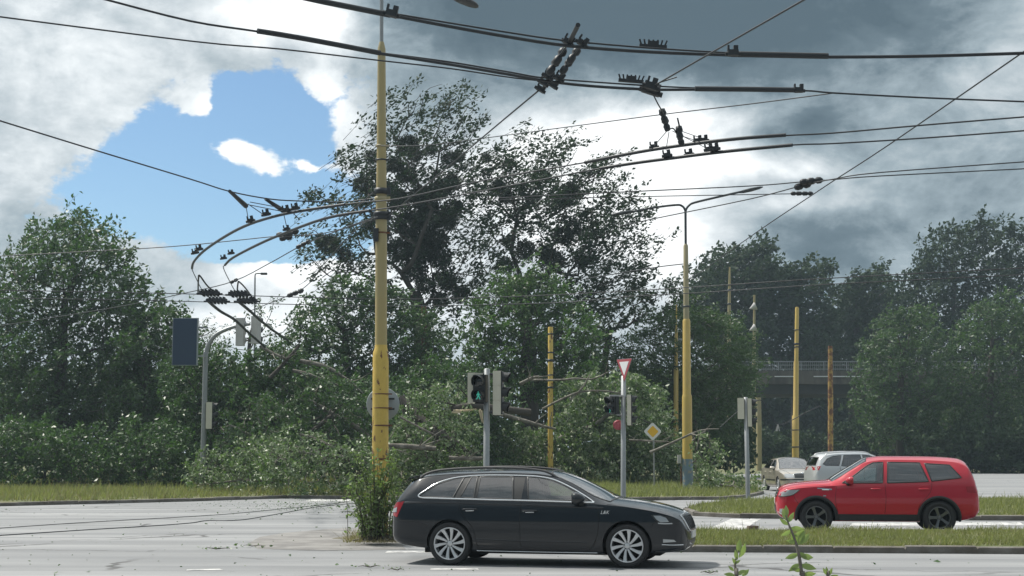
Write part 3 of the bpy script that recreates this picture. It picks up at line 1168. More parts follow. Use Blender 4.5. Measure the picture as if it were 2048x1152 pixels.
def fitting(root, nm, px, z, kind, ang=0.0, size=1.0):
    c = gz(px[0], px[1], z)
    mb = MB()
    Rm = Matrix.Rotation(ang, 3, 'Y')
    if kind == 'clamp':
        mb.box(c, (.16 * size, .08, .09 * size), Rm)
        mb.box(c + Rm @ Vector((.03, 0, .07 * size)), (.07 * size, .06, .09 * size), Rm)
        mb.box(c + Rm @ Vector((-.05, 0, .08 * size)), (.03 * size, .05, .08 * size), Rm)
        mb.tube([c + Rm @ Vector((-.12 * size, 0, -.01)), c + Rm @ Vector((.12 * size, 0, -.01))], .035 * size, 6)
    elif kind == 'bead':
        M = Matrix.Translation(c) @ Matrix.Rotation(ang, 4, 'Y')
        mb.lathe([(.0, -.13 * size), (.03 * size, -.125 * size), (.05 * size, -.09 * size), (.05 * size, -.03 * size), (.03 * size, 0), (.055 * size, .03 * size), (.05 * size, .09 * size), (.02 * size, .125 * size), (0, .13 * size)], M, 10)
    elif kind == 'comb':
        mb.box(c, (.30 * size, .05, .035), Rm)
        for k in range(7):
            t = (k - 3) / 3 * .14 * size
            mb.box(c + Rm @ Vector((t, 0, .045)), (.018, .02, .06), Rm @ Matrix.Rotation(t * 2.5, 3, 'Y'))
        mb.box(c + Rm @ Vector((0, 0, .02)), (.12 * size, .07, .07), Rm)
    mb.smooth = False
    return mb.build(nm, MAT['cable_black'], root)


w = wire('uppermost contact wire with a thick dark sleeve at its right end',
         [(480, -46), (560, -16), (640, 2), (780, 30), (900, 53), (1024, 75), (1140, 92), (1300, 104), (1460, 110), (1560, 112), (1668, 114), (1860, 112), (2120, 104)], .020,
         thick=[('curved_rail', [(560, -16), (640, 2), (700, 14), (780, 30)], .030), ('sleeve', [(1462, 108), (1560, 110), (1656, 112)], .034)])
for q in ((783, 27, .25), (1466, 106, 0.0)):
    fitting(w, 'clamp', q, 6.0, 'clamp', q[2], .7)
w = wire('thin carrier wire just above the upper contact wire', [(786, 27), (900, 46), (1024, 66), (1130, 81), (1300, 96), (1462, 106)], .010, 6.06)
fitting(w, 'feeder_clamp', (1306, 93), 6.1, 'comb', .06, 1.0)
w = wire('second contact wire with a long thick rail left of the near pole top',
         [(200, -4), (380, 42), (515, 63), (640, 84), (760, 107), (900, 129), (1024, 150), (1100, 163), (1180, 172), (1300, 179), (1400, 179), (1600, 181), (1668, 186), (1860, 196), (2120, 206)], .012,
         thick=[('curved_rail', [(515, 62), (560, 69), (640, 83), (760, 106)], .030), ('middle_rail', [(760, 107), (900, 129), (1024, 150), (1100, 163), (1180, 172), (1300, 179), (1392, 179)], .018),
                ('sleeve', [(1390, 177.5), (1500, 178.5), (1596, 180)], .032)])
fitting(w, 'end_clamp', (1598, 180), 6.0, 'clamp', 0, .6)
w = wire('thin carrier wire running close over the second contact wire', [(762, 106), (900, 124), (1024, 145), (1100, 157), (1290, 171), (1392, 176)], .010, 6.05)
fitting(w, 'feeder_clamp', (1262, 162), 6.1, 'comb', .08, 1.0)
wire('slack thin wire hanging below the second contact wire on the left', [(-120, 18), (380, 82), (560, 98), (760, 121), (900, 137), (1030, 156), (1150, 168), (1260, 179)], .0085)
# cross insulators between the two contact wires
w = wire('insulated cross rod linking the two contact wires, nearest its upright stub', [(1155, 50), (1146, 68), (1137, 85), (1105, 135), (1088, 172), (1078, 180)], .012, 6.05, 'cross_rod', 'insulator rod', 'insulator rods between the wires',
         thick=[('stub', [(1156, 50), (1140, 82)], .026)])
for px, py, k in ((1136, 84, 'clamp'), (1120, 112, 'bead'), (1107, 132, 'bead'), (1096, 152, 'clamp'), (1087, 165, 'clamp'), (1081, 178, 'clamp')):
    fitting(w, 'insulator' if k == 'bead' else 'clamp', (px, py), 6.05, k, .55, .9 if k == 'bead' else .62)
w = wire('insulated cross rod linking the two contact wires, right hand one with no stub', [(1170, 80), (1160, 92), (1140, 122), (1120, 152), (1108, 166)], .011, 6.05, 'cross_rod', 'insulator rod', 'insulator rods between the wires')
for px, py, k in ((1164, 86, 'clamp'), (1148, 110, 'bead'), (1133, 132, 'bead'), (1118, 156, 'clamp'), (1106, 170, 'clamp')):
    fitting(w, 'insulator' if k == 'bead' else 'clamp', (px, py), 6.05, k, .6, .85 if k == 'bead' else .62)
wire('span wire from the cross rods down to the clamp on the near yellow pole', [(1076, 182, 17.4), (985, 258, 21), (900, 330, 24.5), (776, 432, 29.1)], .012)
w = wire('span wire climbing from the second contact wire to the top right corner', [(1304, 176, 17.6), (1318, 166, 17.3), (1460, 84, 15), (1607, 0, 13), (1760, -90, 11)], .010,
         thick=[('wire_tail', [(1316, 166, 17.3), (1354, 154, 17.2)], .008)])
for q in ((1302, 172), (1296, 180), (1308, 184)):
    fitting(w, 'clamp', q, 6.02, 'clamp', .3, .9)
# hanger to the middle pair
w = wire('hanger with two insulators dropping to the middle pair of contact wires', [(1303, 182, 17.7), (1316, 208, 18), (1327, 228, 18.4), (1336, 256, 18.9), (1348, 258, 19), (1360, 284, 19.4)], .009, 6, 'wire_hanger', 'wire hanger',
         thick=[('strand', [(1334, 262, 19), (1308, 292, 19.8)], .005), ('strand', [(1338, 264, 19), (1332, 300, 20)], .005), ('strand', [(1362, 262, 19.2), (1402, 276, 19.8)], .005),
                ('strand', [(1364, 272, 19.3), (1425, 292, 20)], .005), ('strand', [(1345, 262, 19.1), (1420, 300, 20)], .005), ('wire_tail', [(1355, 236, 19), (1361, 262, 19.1)], .011)])
for (px, py, Yq, an) in ((1327, 232, 18.5, -.25), (1332, 248, 18.7, -.25), (1359, 266, 19.1, -.1), (1361, 278, 19.3, -.2)):
    mb = MB()
    M = Matrix.Translation(at(px, py, Yq)) @ Matrix.Rotation(an, 4, 'Y')
    mb.lathe([(0, -.10), (.035, -.09), (.045, -.03), (.03, 0), (.05, .03), (.04, .09), (0, .10)], M, 10)
    mb.build('insulator', MAT['cable_black'], w)
w = wire('upper wire of the middle pair, curving behind the near pole to the left junction',
         [(2120, 228), (1850, 250), (1668, 266), (1572, 271), (1480, 278), (1300, 300), (1170, 325), (1060, 344), (932, 368), (800, 397), (720, 405), (620, 419), (560, 430), (500, 448), (455, 470), (410, 500), (388, 523), (384, 537), (392, 556), (404, 580), (416, 594)], .011,
         thick=[('curved_rail', [(1572, 270), (1480, 277), (1390, 287), (1300, 300), (1230, 313), (1170, 325)], .026), ('curved_rail', [(690, 409), (620, 419), (560, 430), (500, 448), (455, 470), (410, 500), (388, 523), (384, 537)], .028)])
for q in ((1308, 293), (1396, 281), (1408, 280)):
    fitting(w, 'clamp', q, 6.05, 'clamp', -.1, .6)
for q in ((501, 441), (532, 428), (572, 420), (590, 416), (390, 505), (398, 498)):
    fitting(w, 'clamp', q, 6.05, 'clamp', -.2, .75)
w = wire('lower wire of the middle pair, running just below the other to the left junction',
         [(2120, 256), (1850, 276), (1668, 287), (1585, 290), (1450, 303), (1330, 318), (1200, 337), (1090, 358), (932, 388), (800, 412), (740, 421), (650, 437), (560, 470), (510, 492), (465, 516), (450, 530), (447, 536), (456, 556), (470, 582), (482, 598)], .011,
         thick=[('curved_rail', [(1585, 290), (1450, 303), (1330, 318), (1270, 326), (1200, 337)], .026), ('curved_rail', [(740, 421), (650, 437), (560, 470), (510, 492), (465, 516), (450, 530)], .028)])
for q in ((1334, 310), (1418, 298), (1430, 297), (1378, 308), (573, 458), (462, 506), (447, 516)):
    fitting(w, 'clamp', q, 6.05, 'clamp', -.15, .65)
# far pair and the crossing frogs
f1 = wire('upper of the two far contact wires running level across the trees', [(-300, 575), (200, 584), (380, 588), (760, 598), (1000, 594), (1240, 583), (1420, 572), (1668, 556), (2200, 528)], .012)
f2 = wire('lower of the two far contact wires running level across the trees', [(-300, 592), (200, 599), (380, 603), (760, 612), (1100, 606), (1240, 594), (1420, 584), (1668, 568), (2200, 542)], .012)
for px, py in ((425, 588), (440, 603), (483, 590), (500, 603)):
    root = thing('wire_crossing', 'dark toothed crossing block where contact wires meet at left', 'wire crossing', gz(px - 6, py - 2, 6), 0, 'crossing blocks on the left wires')
    c = gz(px - 6, py - 2, 6)
    k = c.y / FPX
    mb = MB()
    mb.box(c, (38 * k, .30, 7 * k))
    for dx in (-14, -7, 0, 7, 14):
        mb.box(c + Vector((dx * k, 0, 5 * k)), (3 * k, .24, 4 * k))
        mb.box(c + Vector((dx * k + .04, 0, -5 * k)), (3 * k, .24, 4 * k))
    mb.build('frame', MAT['cable_black'], root)
    mb = MB()
    mb.box(c + Vector((0, 0, -2 * k)), (52 * k, .10, 3 * k))
    mb.build('runner', MAT['cable_black'], root)
wire('bent wire loop standing over the left crossing block', [(396, 586), (397, 556), (400, 552), (415, 572), (432, 586)], .022, 6.1, 'wire_loop', 'wire loop', 'loops over the crossing blocks')
wire('bent wire loop standing over the right crossing block', [(474, 590), (476, 566), (480, 565), (494, 580), (506, 598)], .022, 6.1, 'wire_loop', 'wire loop', 'loops over the crossing blocks')
wire('thick wire descending from the left crossing block into the trees', [(414, 600), (440, 622), (470, 640), (500, 668), (530, 694)], .045, 6.0)
wire('thick wire descending from the right crossing block past the signal heads', [(478, 604), (500, 622), (520, 640), (545, 660), (575, 680)], .045, 6.0)
w = wire('span wire with slanting insulators at the left edge above the curved rails', [(-150, 195), (150, 288), (380, 358), (460, 383), (540, 398), (600, 402), (680, 404), (748, 397)], .013, 6.3)
for a, c in (((459, 382), (492, 412)), ((531, 398), (566, 421))):
    mb = MB()
    mb.tube([gz(*a, 6.3), gz(*c, 6.15)], [.030, .048], 8)
    mb.build('insulator', MAT['cable_black'], w)
for a, c in (((492, 412), (497, 441)), ((496, 408), (528, 430)), ((500, 404), (585, 420)), ((566, 421), (573, 452)), ((568, 419), (590, 416)), ((500, 410), (570, 424)), ((580, 420), (600, 440))):
    mb = MB()
    mb.tube([gz(*a, 6.2), gz(*c, 6.05)], .008, 5)
    mb.build('strand', MAT['cable_black'], w)
w = wire('pull off wire from the pole clamp to the left junction', [(-150, 520), (250, 499), (380, 490), (470, 481), (560, 472), (640, 468), (745, 440)], .010, 6.2)
for q in ((566, 469, .1), (585, 466, -.2), (572, 476, 0)):
    fitting(w, 'insulator', q, 6.2, 'bead', 1.4 + q[2], 1.1)
w = wire('diagonal stay wire from the near pole down to the left edge', [(756, 434), (700, 452), (606, 490), (540, 526), (468, 562), (380, 584), (200, 620), (-120, 670)], .012, 6.1)
for q in ((602, 491), (612, 486), (468, 562)):
    fitting(w, 'insulator', q, 6.1, 'bead', 1.1, .9)
wire('short stay wire under the clamps of the near pole', [(747, 432), (700, 470), (655, 520), (632, 548)], .010, 6.1)
w = wire('low stay wire with an insulator over the left treetops', [(640, 540), (620, 565), (597, 583), (575, 592), (540, 606), (500, 622)], .012, 6.0)
for q in ((596, 584), (586, 588)):
    fitting(w, 'insulator', q, 6.0, 'bead', 1.2, 1.3)
wire('wire from the near pole clamp running up left to the rail', [(748, 384), (715, 412), (700, 425)], .016, 6.2)
# right side spans
w = wire('span wire at the right edge with two dark insulators, highest of three', [(2100, 335), (1760, 352), (1668, 359), (1600, 364), (1500, 372), (1245, 384), (1000, 396)], .010, 6.3)
for q in ((1630, 361, 1.5), (1616, 363, 1.5)):
    fitting(w, 'insulator', q[:2], 6.3, 'bead', q[2], 1.1)
w = wire('level span wire at the right ending in a beaded insulator', [(1620, 387), (1590, 387.5), (1450, 390), (1245, 394), (1000, 400)], .008, 6.3)
for px in (1592, 1604, 1616):
    fitting(w, 'insulator', (px, 387), 6.3, 'bead', 1.57, .75)
w = wire('span wire slanting down left behind the double arm lamp', [(2100, 320), (1760, 345), (1668, 358), (1605, 371), (1500, 398), (1310, 437), (1240, 452)], .010, 6.25)
fitting(w, 'insulator', (1606, 371), 6.25, 'bead', 1.3, 1.2)
wire('steep stay wire from the right edge into the far trees', [(2110, 60), (1780, 288), (1668, 361), (1620, 393), (1540, 446), (1460, 502), (1400, 545), (1374, 560)], .010, 6.2)
wire('long thin wire rising from the near pole to the right edge', [(762, 292, 29.0), (860, 290, 28), (1030, 268, 25), (1300, 232, 21), (1500, 208, 19), (1668, 186, 17.8)], .0075)
wire('two strand line tied to the double arm lamp post', [(1366, 528), (1330, 532), (1290, 538), (1180, 556)], .012, 6.0)
w = wire('slack broken cable drooping under the overpass', [(1440, 855, 75), (1480, 820, 75), (1520, 800, 75), (1535, 822, 75), (1556, 848, 75), (1580, 842, 75), (1612, 825, 75), (1640, 812, 75)], .020, 6, 'broken_cable', 'cable')
mb = MB()
for dx in (-3, 0, 4):
    mb.tube([at(1556, 848, 75), at(1555 + dx, 862, 75)], .02, 5)
mb.build('frayed_end', MAT['housing_grey'], w)


def ground_cable(label, px, r=.018):
    P = curve_pts([gz(x, y, .012) for x, y in px], 5)
    mb = MB()
    mb.tube(P, r, 6)
    tag(mb.build('fallen_cable', MAT['cable_black'], None, P[0]), label, 'cable', 'cables lying on the road')


ground_cable('black cable lying in a wavy line across the road, the nearer one', [(-80, 1076), (150, 1061), (300, 1052), (380, 1046), (415, 1041), (480, 1040), (560, 1027), (640, 1013), (720, 1006)], .010)
ground_cable('black cable lying on the road, farther and straighter one', [(-80, 1062), (150, 1046), (380, 1033), (480, 1026), (560, 1018), (640, 1010), (700, 1003)], .008)

# ================================================================== VEHICLES
class Car:
    def __init__(s, root, spec, paint):
        s.root, s.sp, s.paint = root, spec, paint
        s.xm = lambda x: x
        s.make_body()

    def make_body(s):
        sp = s.sp
        x0, x1 = sp['top'][0][0], sp['top'][-1][0]
        xs = np.unique(np.round(np.concatenate([np.linspace(x0, x1, 150), x0 + (x1 - x0) * 0.09 * np.linspace(0, 1, 16) ** 1.6, x1 - (x1 - x0) * 0.09 * np.linspace(0, 1, 16) ** 1.6]), 3))
        g = {k: pchip(sp[k], xs) for k in ('top', 'bot', 'plan', 'sh', 're', 'wr')}
        rings = []
        NS, NU, NR = 10, 16, 12
        zc, zh = sp.get('bulge', (0.62, 0.42))
        for i, x in enumerate(xs):
            zt, zb, P, zs, zr, wr = (float(g[k][i]) for k in ('top', 'bot', 'plan', 'sh', 're', 'wr'))
            zs = min(zs, zt - .06)
            zs = max(zs, zb + .14)
            zr = min(max(zr, zs + .015), zt - .012)
            half = [(0.0, zb), (P * .80, zb), (P * .93, zb + .015)]

            def side(z):
                return P * (1 - .055 * abs((z - zc) / zh) ** 2.2)
            for k in range(NS):
                z = zb + .06 + (zs - zb - .06) * k / (NS - 1)
                half.append((side(z), z))
            ys = side(zs)
            wr = min(wr, ys - .004)
            for k in range(1, NU + 1):
                t = k / NU
                bul = .022 * math.sin(math.pi * t) * min(1, (zr - zs) / .3)
                half.append((ys + (wr - ys) * t + bul, zs + (zr - zs) * t))
            for k in range(1, NR + 1):
                t = k / NR
                a = t * math.pi / 2
                half.append((wr * (1 - t), zr + (zt - zr) * (1 - (1 - t) ** 2.4)))
            half[-1] = (0.0, zt)
            ring = [(x, -y, z) for y, z in half] + [(x, y, z) for y, z in half[-2:0:-1]]
            rings.append(ring)
        n = len(rings[0])
        mb = MB()
        mb.smooth = True
        vs = [p for r in rings for p in r]
        fs = [(i * n + k, i * n + (k + 1) % n, (i + 1) * n + (k + 1) % n, (i + 1) * n + k) for i in range(len(rings) - 1) for k in range(n)]
        mb.add(vs, fs)
        L = (len(rings) - 1) * n
        mb.f.append(list(range(n))[::-1]); mb.m.append(0); mb.sm.append(False)
        mb.f.append([L + k for k in range(n)]); mb.m.append(0); mb.sm.append(False)
        body = mb.build('body', [s.paint, MAT['well_black']], s.root)
        bm = bmesh.new()
        bm.from_mesh(body.data)
        bmesh.ops.recalc_face_normals(bm, faces=bm.faces)
        bm.to_mesh(body.data)
        bm.free()
        s.bvh_full = BVHTree.FromPolygons([v.co.copy() for v in body.data.vertices], [tuple(p.vertices) for p in body.data.polygons])
        cut = MB()
        for (xa, za, ra) in sp['arch']:
            for sg in (-1, 1):
                a, b = sg * sp.get('arch_in', .58), sg * 1.3
                m = 40
                vs = []
                for yy in (a, b):
                    for k in range(m):
                        w = 2 * math.pi * k / m
                        vs.append((xa + ra * math.cos(w), yy, za + ra * math.sin(w)))
                cut.add(vs, [tuple(range(m)), tuple(range(m, 2 * m))[::-1]] + [(k, m + k, m + (k + 1) % m, (k + 1) % m) for k in range(m)])
        cm = bpy.data.meshes.new('cut')
        cm.from_pydata(cut.v, [], cut.f)
        cm.materials.append(s.paint)
        cm.materials.append(MAT['well_black'])
        cm.polygons.foreach_set('material_index', [1] * len(cm.polygons))
        bm = bmesh.new(); bm.from_mesh(cm); bmesh.ops.recalc_face_normals(bm, faces=bm.faces); bm.to_mesh(cm); bm.free()
        co = bpy.data.objects.new('cut', cm)
        COL.objects.link(co)
        co.parent = s.root
        md = body.modifiers.new('b', 'BOOLEAN')
        md.object = co
        md.operation = 'DIFFERENCE'
        md.solver = 'EXACT'
        bpy.context.view_layer.update()
        dg = bpy.context.evaluated_depsgraph_get()
        me = bpy.data.meshes.new_from_object(body.evaluated_get(dg))
        body.modifiers.clear()
        body.data = me
        me.set_sharp_from_angle(angle=R(38))
        bpy.data.objects.remove(co)
        s.body = body
        s.bvh = s.bvh_full

    def openings(s, side, top, rear, zmin, glass_t, glass_c, seats, belt):
        """cuts real window openings into the shell, glazes them and furnishes the cabin"""
        def ins(p, poly):
            c = False
            n = len(poly)
            for i in range(n):
                a, b = poly[i], poly[(i + 1) % n]
                if (a[1] > p[1]) != (b[1] > p[1]) and p[0] < (b[0] - a[0]) * (p[1] - a[1]) / (b[1] - a[1]) + a[0]:
                    c = not c
            return c
        me = s.body.data
        bm = bmesh.new()
        bm.from_mesh(me)
        kill = []
        sp_ = [[(s.xm(x), z) for x, z in poly] for nm, poly, g in side]
        tp_ = [(s.xm(x), y) for x, y in top]
        for f in bm.faces:
            c = f.calc_center_median()
            if c.z < zmin:
                continue
            if abs(c.y) > .45 and abs(f.normal.y) > .35 and any(ins((c.x, c.z), q) for q in sp_):
                kill.append(f)
            elif f.normal.z > .2 and ins((c.x, c.y), tp_) and abs(f.normal.y) < .6:
                kill.append(f)
            elif rear and f.normal.x < -.25 and c.x < s.xm(-1.6) and ins((c.y, c.z), rear):
                kill.append(f)
        bmesh.ops.delete(bm, geom=kill, context='FACES')
        bm.to_mesh(me)
        bm.free()
        for nm, poly, g in side:
            s.patch(nm, g, poly, off=.004, res=.06)
            s.line('window_seal', MAT['housing_black'], poly, .017, off=-.006, closed=True, rnd=0)
        s.patch('windscreen', MAT['glass_windscreen'], top, axis='z', sides=(1,), off=.004)
        s.line('window_seal', MAT['housing_black'], top, .02, axis='z', sides=(1,), off=-.008, closed=True, rnd=0)
        if rear:
            s.patch('rear_window', glass_t, rear, axis='x', sides=(-1,), off=.004)
            s.line('window_seal', MAT['housing_black'], rear, .02, axis='x', sides=(-1,), off=-.008, closed=True, rnd=0)
        # cabin
        for (x, y, w) in seats:
            M = Matrix.Translation((s.xm(x), y, 0))
            mb = MB()
            mb.prism([(-.28, .50), (-.20, .44), (.25, .46), (.27, .56), (-.20, .58)], w, M)
            mb.prism([(-.24, .52), (-.12, .55), (-.26, belt + .02), (-.30, belt + .13), (-.38, belt + .13), (-.40, belt)], w * .94, M)
            if w < .8:
                mb.prism([(-.30, belt + .10), (-.29, belt + .32), (-.38, belt + .33), (-.40, belt + .12)], .26, M)
            else:
                for dy in (-.42, 0, .42):
                    mb.prism([(-.30, belt + .10), (-.29, belt + .27), (-.37, belt + .28), (-.39, belt + .12)], .24, M @ Matrix.Translation((0, dy, 0)))
            mb.build('seat', MAT['seat_fabric'], s.root)
        x = s.xm(.72)
        mb = MB()
        mb.prism([(x - .12, .62), (x + .35, .62), (x + .30, belt - .03), (x, belt + .01), (x - .10, belt - .06)], 1.35)
        mb.build('dashboard', MAT['dash_plastic'], s.root)
        mb = MB()
        c = Vector((x - .22, .36, belt - .06))
        ring = [c + Vector((.06 * math.sin(a), .18 * math.cos(a), .18 * math.sin(a))) for a in np.linspace(0, 2 * math.pi, 25)]
        mb.tube(ring, .014, 6, caps=False)
        mb.tube([c + Vector((0, -.17, 0)), c, c + Vector((0, .17, 0))], [.014, .03, .014], 6)
        mb.tube([c, c + Vector((.2, 0, -.06))], .03, 6)
        mb.build('steering_wheel', MAT['dash_plastic'], s.root)
        mb = MB()
        mb.box((s.xm(-.6), 0, .42), (2.6, 1.3, .06))
        mb.box((s.xm(-.6), -.68, .66), (2.9, .03, .5))
        mb.box((s.xm(-.6), .68, .66), (2.9, .03, .5))
        mb.build('cabin_lining', MAT['dash_plastic'], s.root)

    def hit(s, p, axis, sg):
        u, v = p
        if axis != 'x':
            u = s.xm(u)
        if axis == 'y':
            o, d = Vector((u, sg * 2.0, v)), Vector((0, -sg, 0))
        elif axis == 'x':
            o, d = Vector((sg * 5.0, u, v)), Vector((-sg, 0, 0))
        else:
            o, d = Vector((u, v, 4.0)), Vector((0, 0, -1))
        loc, nor, i, dist = s.bvh.ray_cast(o, d)
        if loc is None:
            q = Vector((u, sg * .8, v)) if axis == 'y' else (Vector((sg * 2.2, u, v)) if axis == 'x' else Vector((u, v, 1.4)))
            loc, nor, i, dist = s.bvh.find_nearest(q)
        if nor.dot(d) > 0:
            nor = -nor
        return loc, nor

    def patch(s, name, m, poly, axis='y', sides=(-1, 1), off=.004, res=.07, parent=None, smooth=True, rnd=0):
        made = []
        if rnd:
            q = curve_pts([(p[0], p[1], 0) for p in poly] + [(poly[0][0], poly[0][1], 0)], rnd)[:-1]
            poly = [(p.x, p.y) for p in q]
        pts = []
        n = len(poly)
        for i in range(n):
            a, b = Vector(poly[i]), Vector(poly[(i + 1) % n])
            k = max(1, int((b - a).length / res))
            pts += [a.lerp(b, j / k) for j in range(k)]
        no = len(pts)
        edges = [(i, (i + 1) % no) for i in range(no)]
        xs = [p.x for p in pts]
        ys = [p.y for p in pts]

        def inside(x, y):
            c = False
            for i in range(no):
                a, b = pts[i], pts[(i + 1) % no]
                if (a.y > y) != (b.y > y) and x < (b.x - a.x) * (y - a.y) / (b.y - a.y) + a.x:
                    c = not c
            return c
        gx = np.arange(min(xs) + res * .5, max(xs), res)
        gy = np.arange(min(ys) + res * .5, max(ys), res)
        inner = [Vector((x, y)) for x in gx for y in gy if inside(x, y)]
        V, E, F, *_ = delaunay_2d_cdt(pts + inner, edges, [], 1, 1e-5)
        for sg in sides:
            hv = [s.hit((p.x, p.y), axis, sg) for p in V]
            vs = [l + nn * off for l, nn in hv]
            fs = [tuple(f) for f in F]
            cnt = {}
            for f in fs:
                for a, b in zip(f, f[1:] + f[:1]):
                    k = (min(a, b), max(a, b))
                    cnt.setdefault(k, []).append((a, b))
            b0 = len(vs)
            low = {}
            for k, e in cnt.items():
                if len(e) == 1:
                    for q in k:
                        if q not in low:
                            low[q] = len(vs)
                            vs.append(hv[q][0] - hv[q][1] * .012)
            fs += [(e[0][1], e[0][0], low[e[0][0]], low[e[0][1]]) for e in cnt.values() if len(e) == 1]
            mb = MB()
            mb.smooth = smooth
            mb.add(vs, fs)
            o = mb.build(name, m, parent or s.root)
            bm = bmesh.new(); bm.from_mesh(o.data); bmesh.ops.recalc_face_normals(bm, faces=bm.faces)
            # the sheet must face outwards
            f0 = max(bm.faces, key=lambda f: f.calc_area())
            if f0.normal.dot(hv[0][1]) < 0:
                bmesh.ops.reverse_faces(bm, faces=bm.faces)
            bm.to_mesh(o.data); bm.free()
            o.data.set_sharp_from_angle(angle=R(40))
            made.append(o)
        return made

    def line(s, name, m, pts, r, axis='y', sides=(-1, 1), off=.0, closed=False, parent=None, n=6, flat=None, rnd=5):
        made = []
        P = [Vector((p[0], p[1], 0)) for p in pts]
        if closed:
            P = P + [P[0]]
        P = curve_pts(P, rnd) if rnd else P
        Q = []
        for a, b in zip(P, P[1:]):
            k = max(1, int((b - a).length / .06))
            Q += [a.lerp(b, j / k) for j in range(k)]
        Q.append(P[-1])
        for sg in sides:
            pp = []
            for q in Q:
                l, nn = s.hit((q.x, q.y), axis, sg)
                pp.append(l + nn * off)
            mb = MB()
            mb.tube(pp, r, n)
            made.append(mb.build(name, m, parent or s.root))
        return made

    def wheel(s, x, y, Rt, Rr, tw, blades, rim_mat, style):
        sg = 1 if y > 0 else -1
        M = Matrix.Translation((x, y, Rt)) @ Matrix.Rotation(R(-90 * sg), 4, 'X')     # local z points outwards
        h = tw / 2
        mb = MB()
        prof = [(Rr * .97, -h * .75), (Rr * 1.02, -h * .95), (Rr + (Rt - Rr) * .55, -h * 1.04), (Rt * .975, -h * .88), (Rt, -h * .6), (Rt, h * .6), (Rt * .975, h * .88), (Rr + (Rt - Rr) * .55, h * 1.04), (Rr * 1.03, h * .95), (Rr * .99, h * .8)]
        mb.lathe(prof, M, 48)
        w = mb.build('wheel', MAT['tyre'], s.root)
        mb = MB()
        mb.lathe([(Rr * 1.0, h * .93), (Rr * .995, h * .97), (Rr * .945, h * .97), (Rr * .925, h * .86), (Rr * .90, h * .2), (Rr * .90, -h * .7)], M, 48)
        mb.lathe([(0, h * .72), (Rr * .12, h * .74), (Rr * .15, h * .70), (Rr * .27, h * .62), (Rr * .29, h * .45)], M, 32)
        for k in range(blades):
            a0 = 2 * math.pi * k / blades
            if style == 'turbine':
                pr = [(.20, -.065, .065), (.40, -.065, .10), (.65, -.065, .145), (.94, -.075, .21)]
                sweep = .10
            elif style == 'five':
                pr = [(.20, -.13, .13), (.45, -.12, .12), (.75, -.15, .15), (.94, -.20, .20)]
                sweep = 0
            else:
                pr = [(.20, -.10, .10), (.45, -.075, .075), (.75, -.075, .075), (.94, -.10, .10)]
                sweep = 0
            vs = []
            for (q, u0, u1) in pr:
                for u, dz in ((u0, -.02), (u0 + .02, 0.006), (u1 - .02, .006), (u1, -.02)):
                    r_ = q * Rr
                    uu = (u + sweep * (q - .2) ** 2 * 2) * Rr
                    an = a0
                    X = r_ * math.cos(an) - uu * math.sin(an)
                    Yv = r_ * math.sin(an) + uu * math.cos(an)
                    z = h * (.66 + .22 * q) + dz
                    vs.append(M @ Vector((X, Yv, z)))
            fs = [(i * 4 + k2, i * 4 + k2 + 1, i * 4 + 5 + k2, i * 4 + 4 + k2) for i in range(3) for k2 in range(3)]
            mb.add(vs, fs)
        o = mb.build('rim', rim_mat, w)
        mb = MB()
        mb.lathe([(0, h * .0), (Rr * .62, h * .0), (Rr * .63, -h * .1), (Rr * .91, -h * .3)], M, 32)
        mb.build('brake_disc', MAT['well_black' if style == 'turbine' else 'plastic_black'], w)
        mb = MB()
        for k in range(5):
            a = 2 * math.pi * k / 5 + .3
            mb.lathe([(0, h * .66), (.011, h * .66), (.013, h * .5)], M @ Matrix.Translation((Rr * .205 * math.cos(a), Rr * .205 * math.sin(a), .0085)), 8)
        mb.build('wheel_bolts', MAT['dark_steel'], w)
        return w

    def mirror(s, x, z, m, y=.93, sides=(-1, 1), size=1.0):
        for sg in sides:
            mb = MB()
            mb.smooth = True
            pr = []
            vs = []
            for (dx, wy, hz) in ((-.065, .10, .066), (-.055, .115, .078), (0, .115, .078), (.05, .085, .055), (.085, .03, .02)):
                for k in range(12):
                    a = 2 * math.pi * k / 12
                    ca, sa = math.cos(a), math.sin(a)
                    e = .75
                    vs.append((x + dx * size, sg * (y + .03) + sg * wy * size * math.copysign(abs(ca) ** e, ca), z + hz * size * math.copysign(abs(sa) ** e, sa)))
            fs = [(i * 12 + k, i * 12 + (k + 1) % 12, i * 12 + 12 + (k + 1) % 12, i * 12 + 12 + k) for i in range(4) for k in range(12)]
            mb.add(vs, fs + [tuple(range(12)), tuple(range(48, 60))])
            o = mb.build('mirror', m, s.root)
            mb = MB()
            mb.tube([(x + .05, sg * (y - .10), z - .09), (x + .01, sg * (y), z - .055)], [.045, .03], 8)
            mb.build('mirror_arm', MAT['plastic_black'], o)
            mb = MB()
            mb.box((x - .068 * size, sg * (y + .03), z), (.006, .19 * size, .125 * size))
            mb.build('mirror_glass', MAT['glass_clear'], o)


def car_root(name, label, foot_a, foot_b, wb, grp=None, loc=None, rz=None):
    """placed by the ground points of its rear and front near-side wheels, or by location and heading"""
    return thing(name, label, 'car', loc, rz, grp)


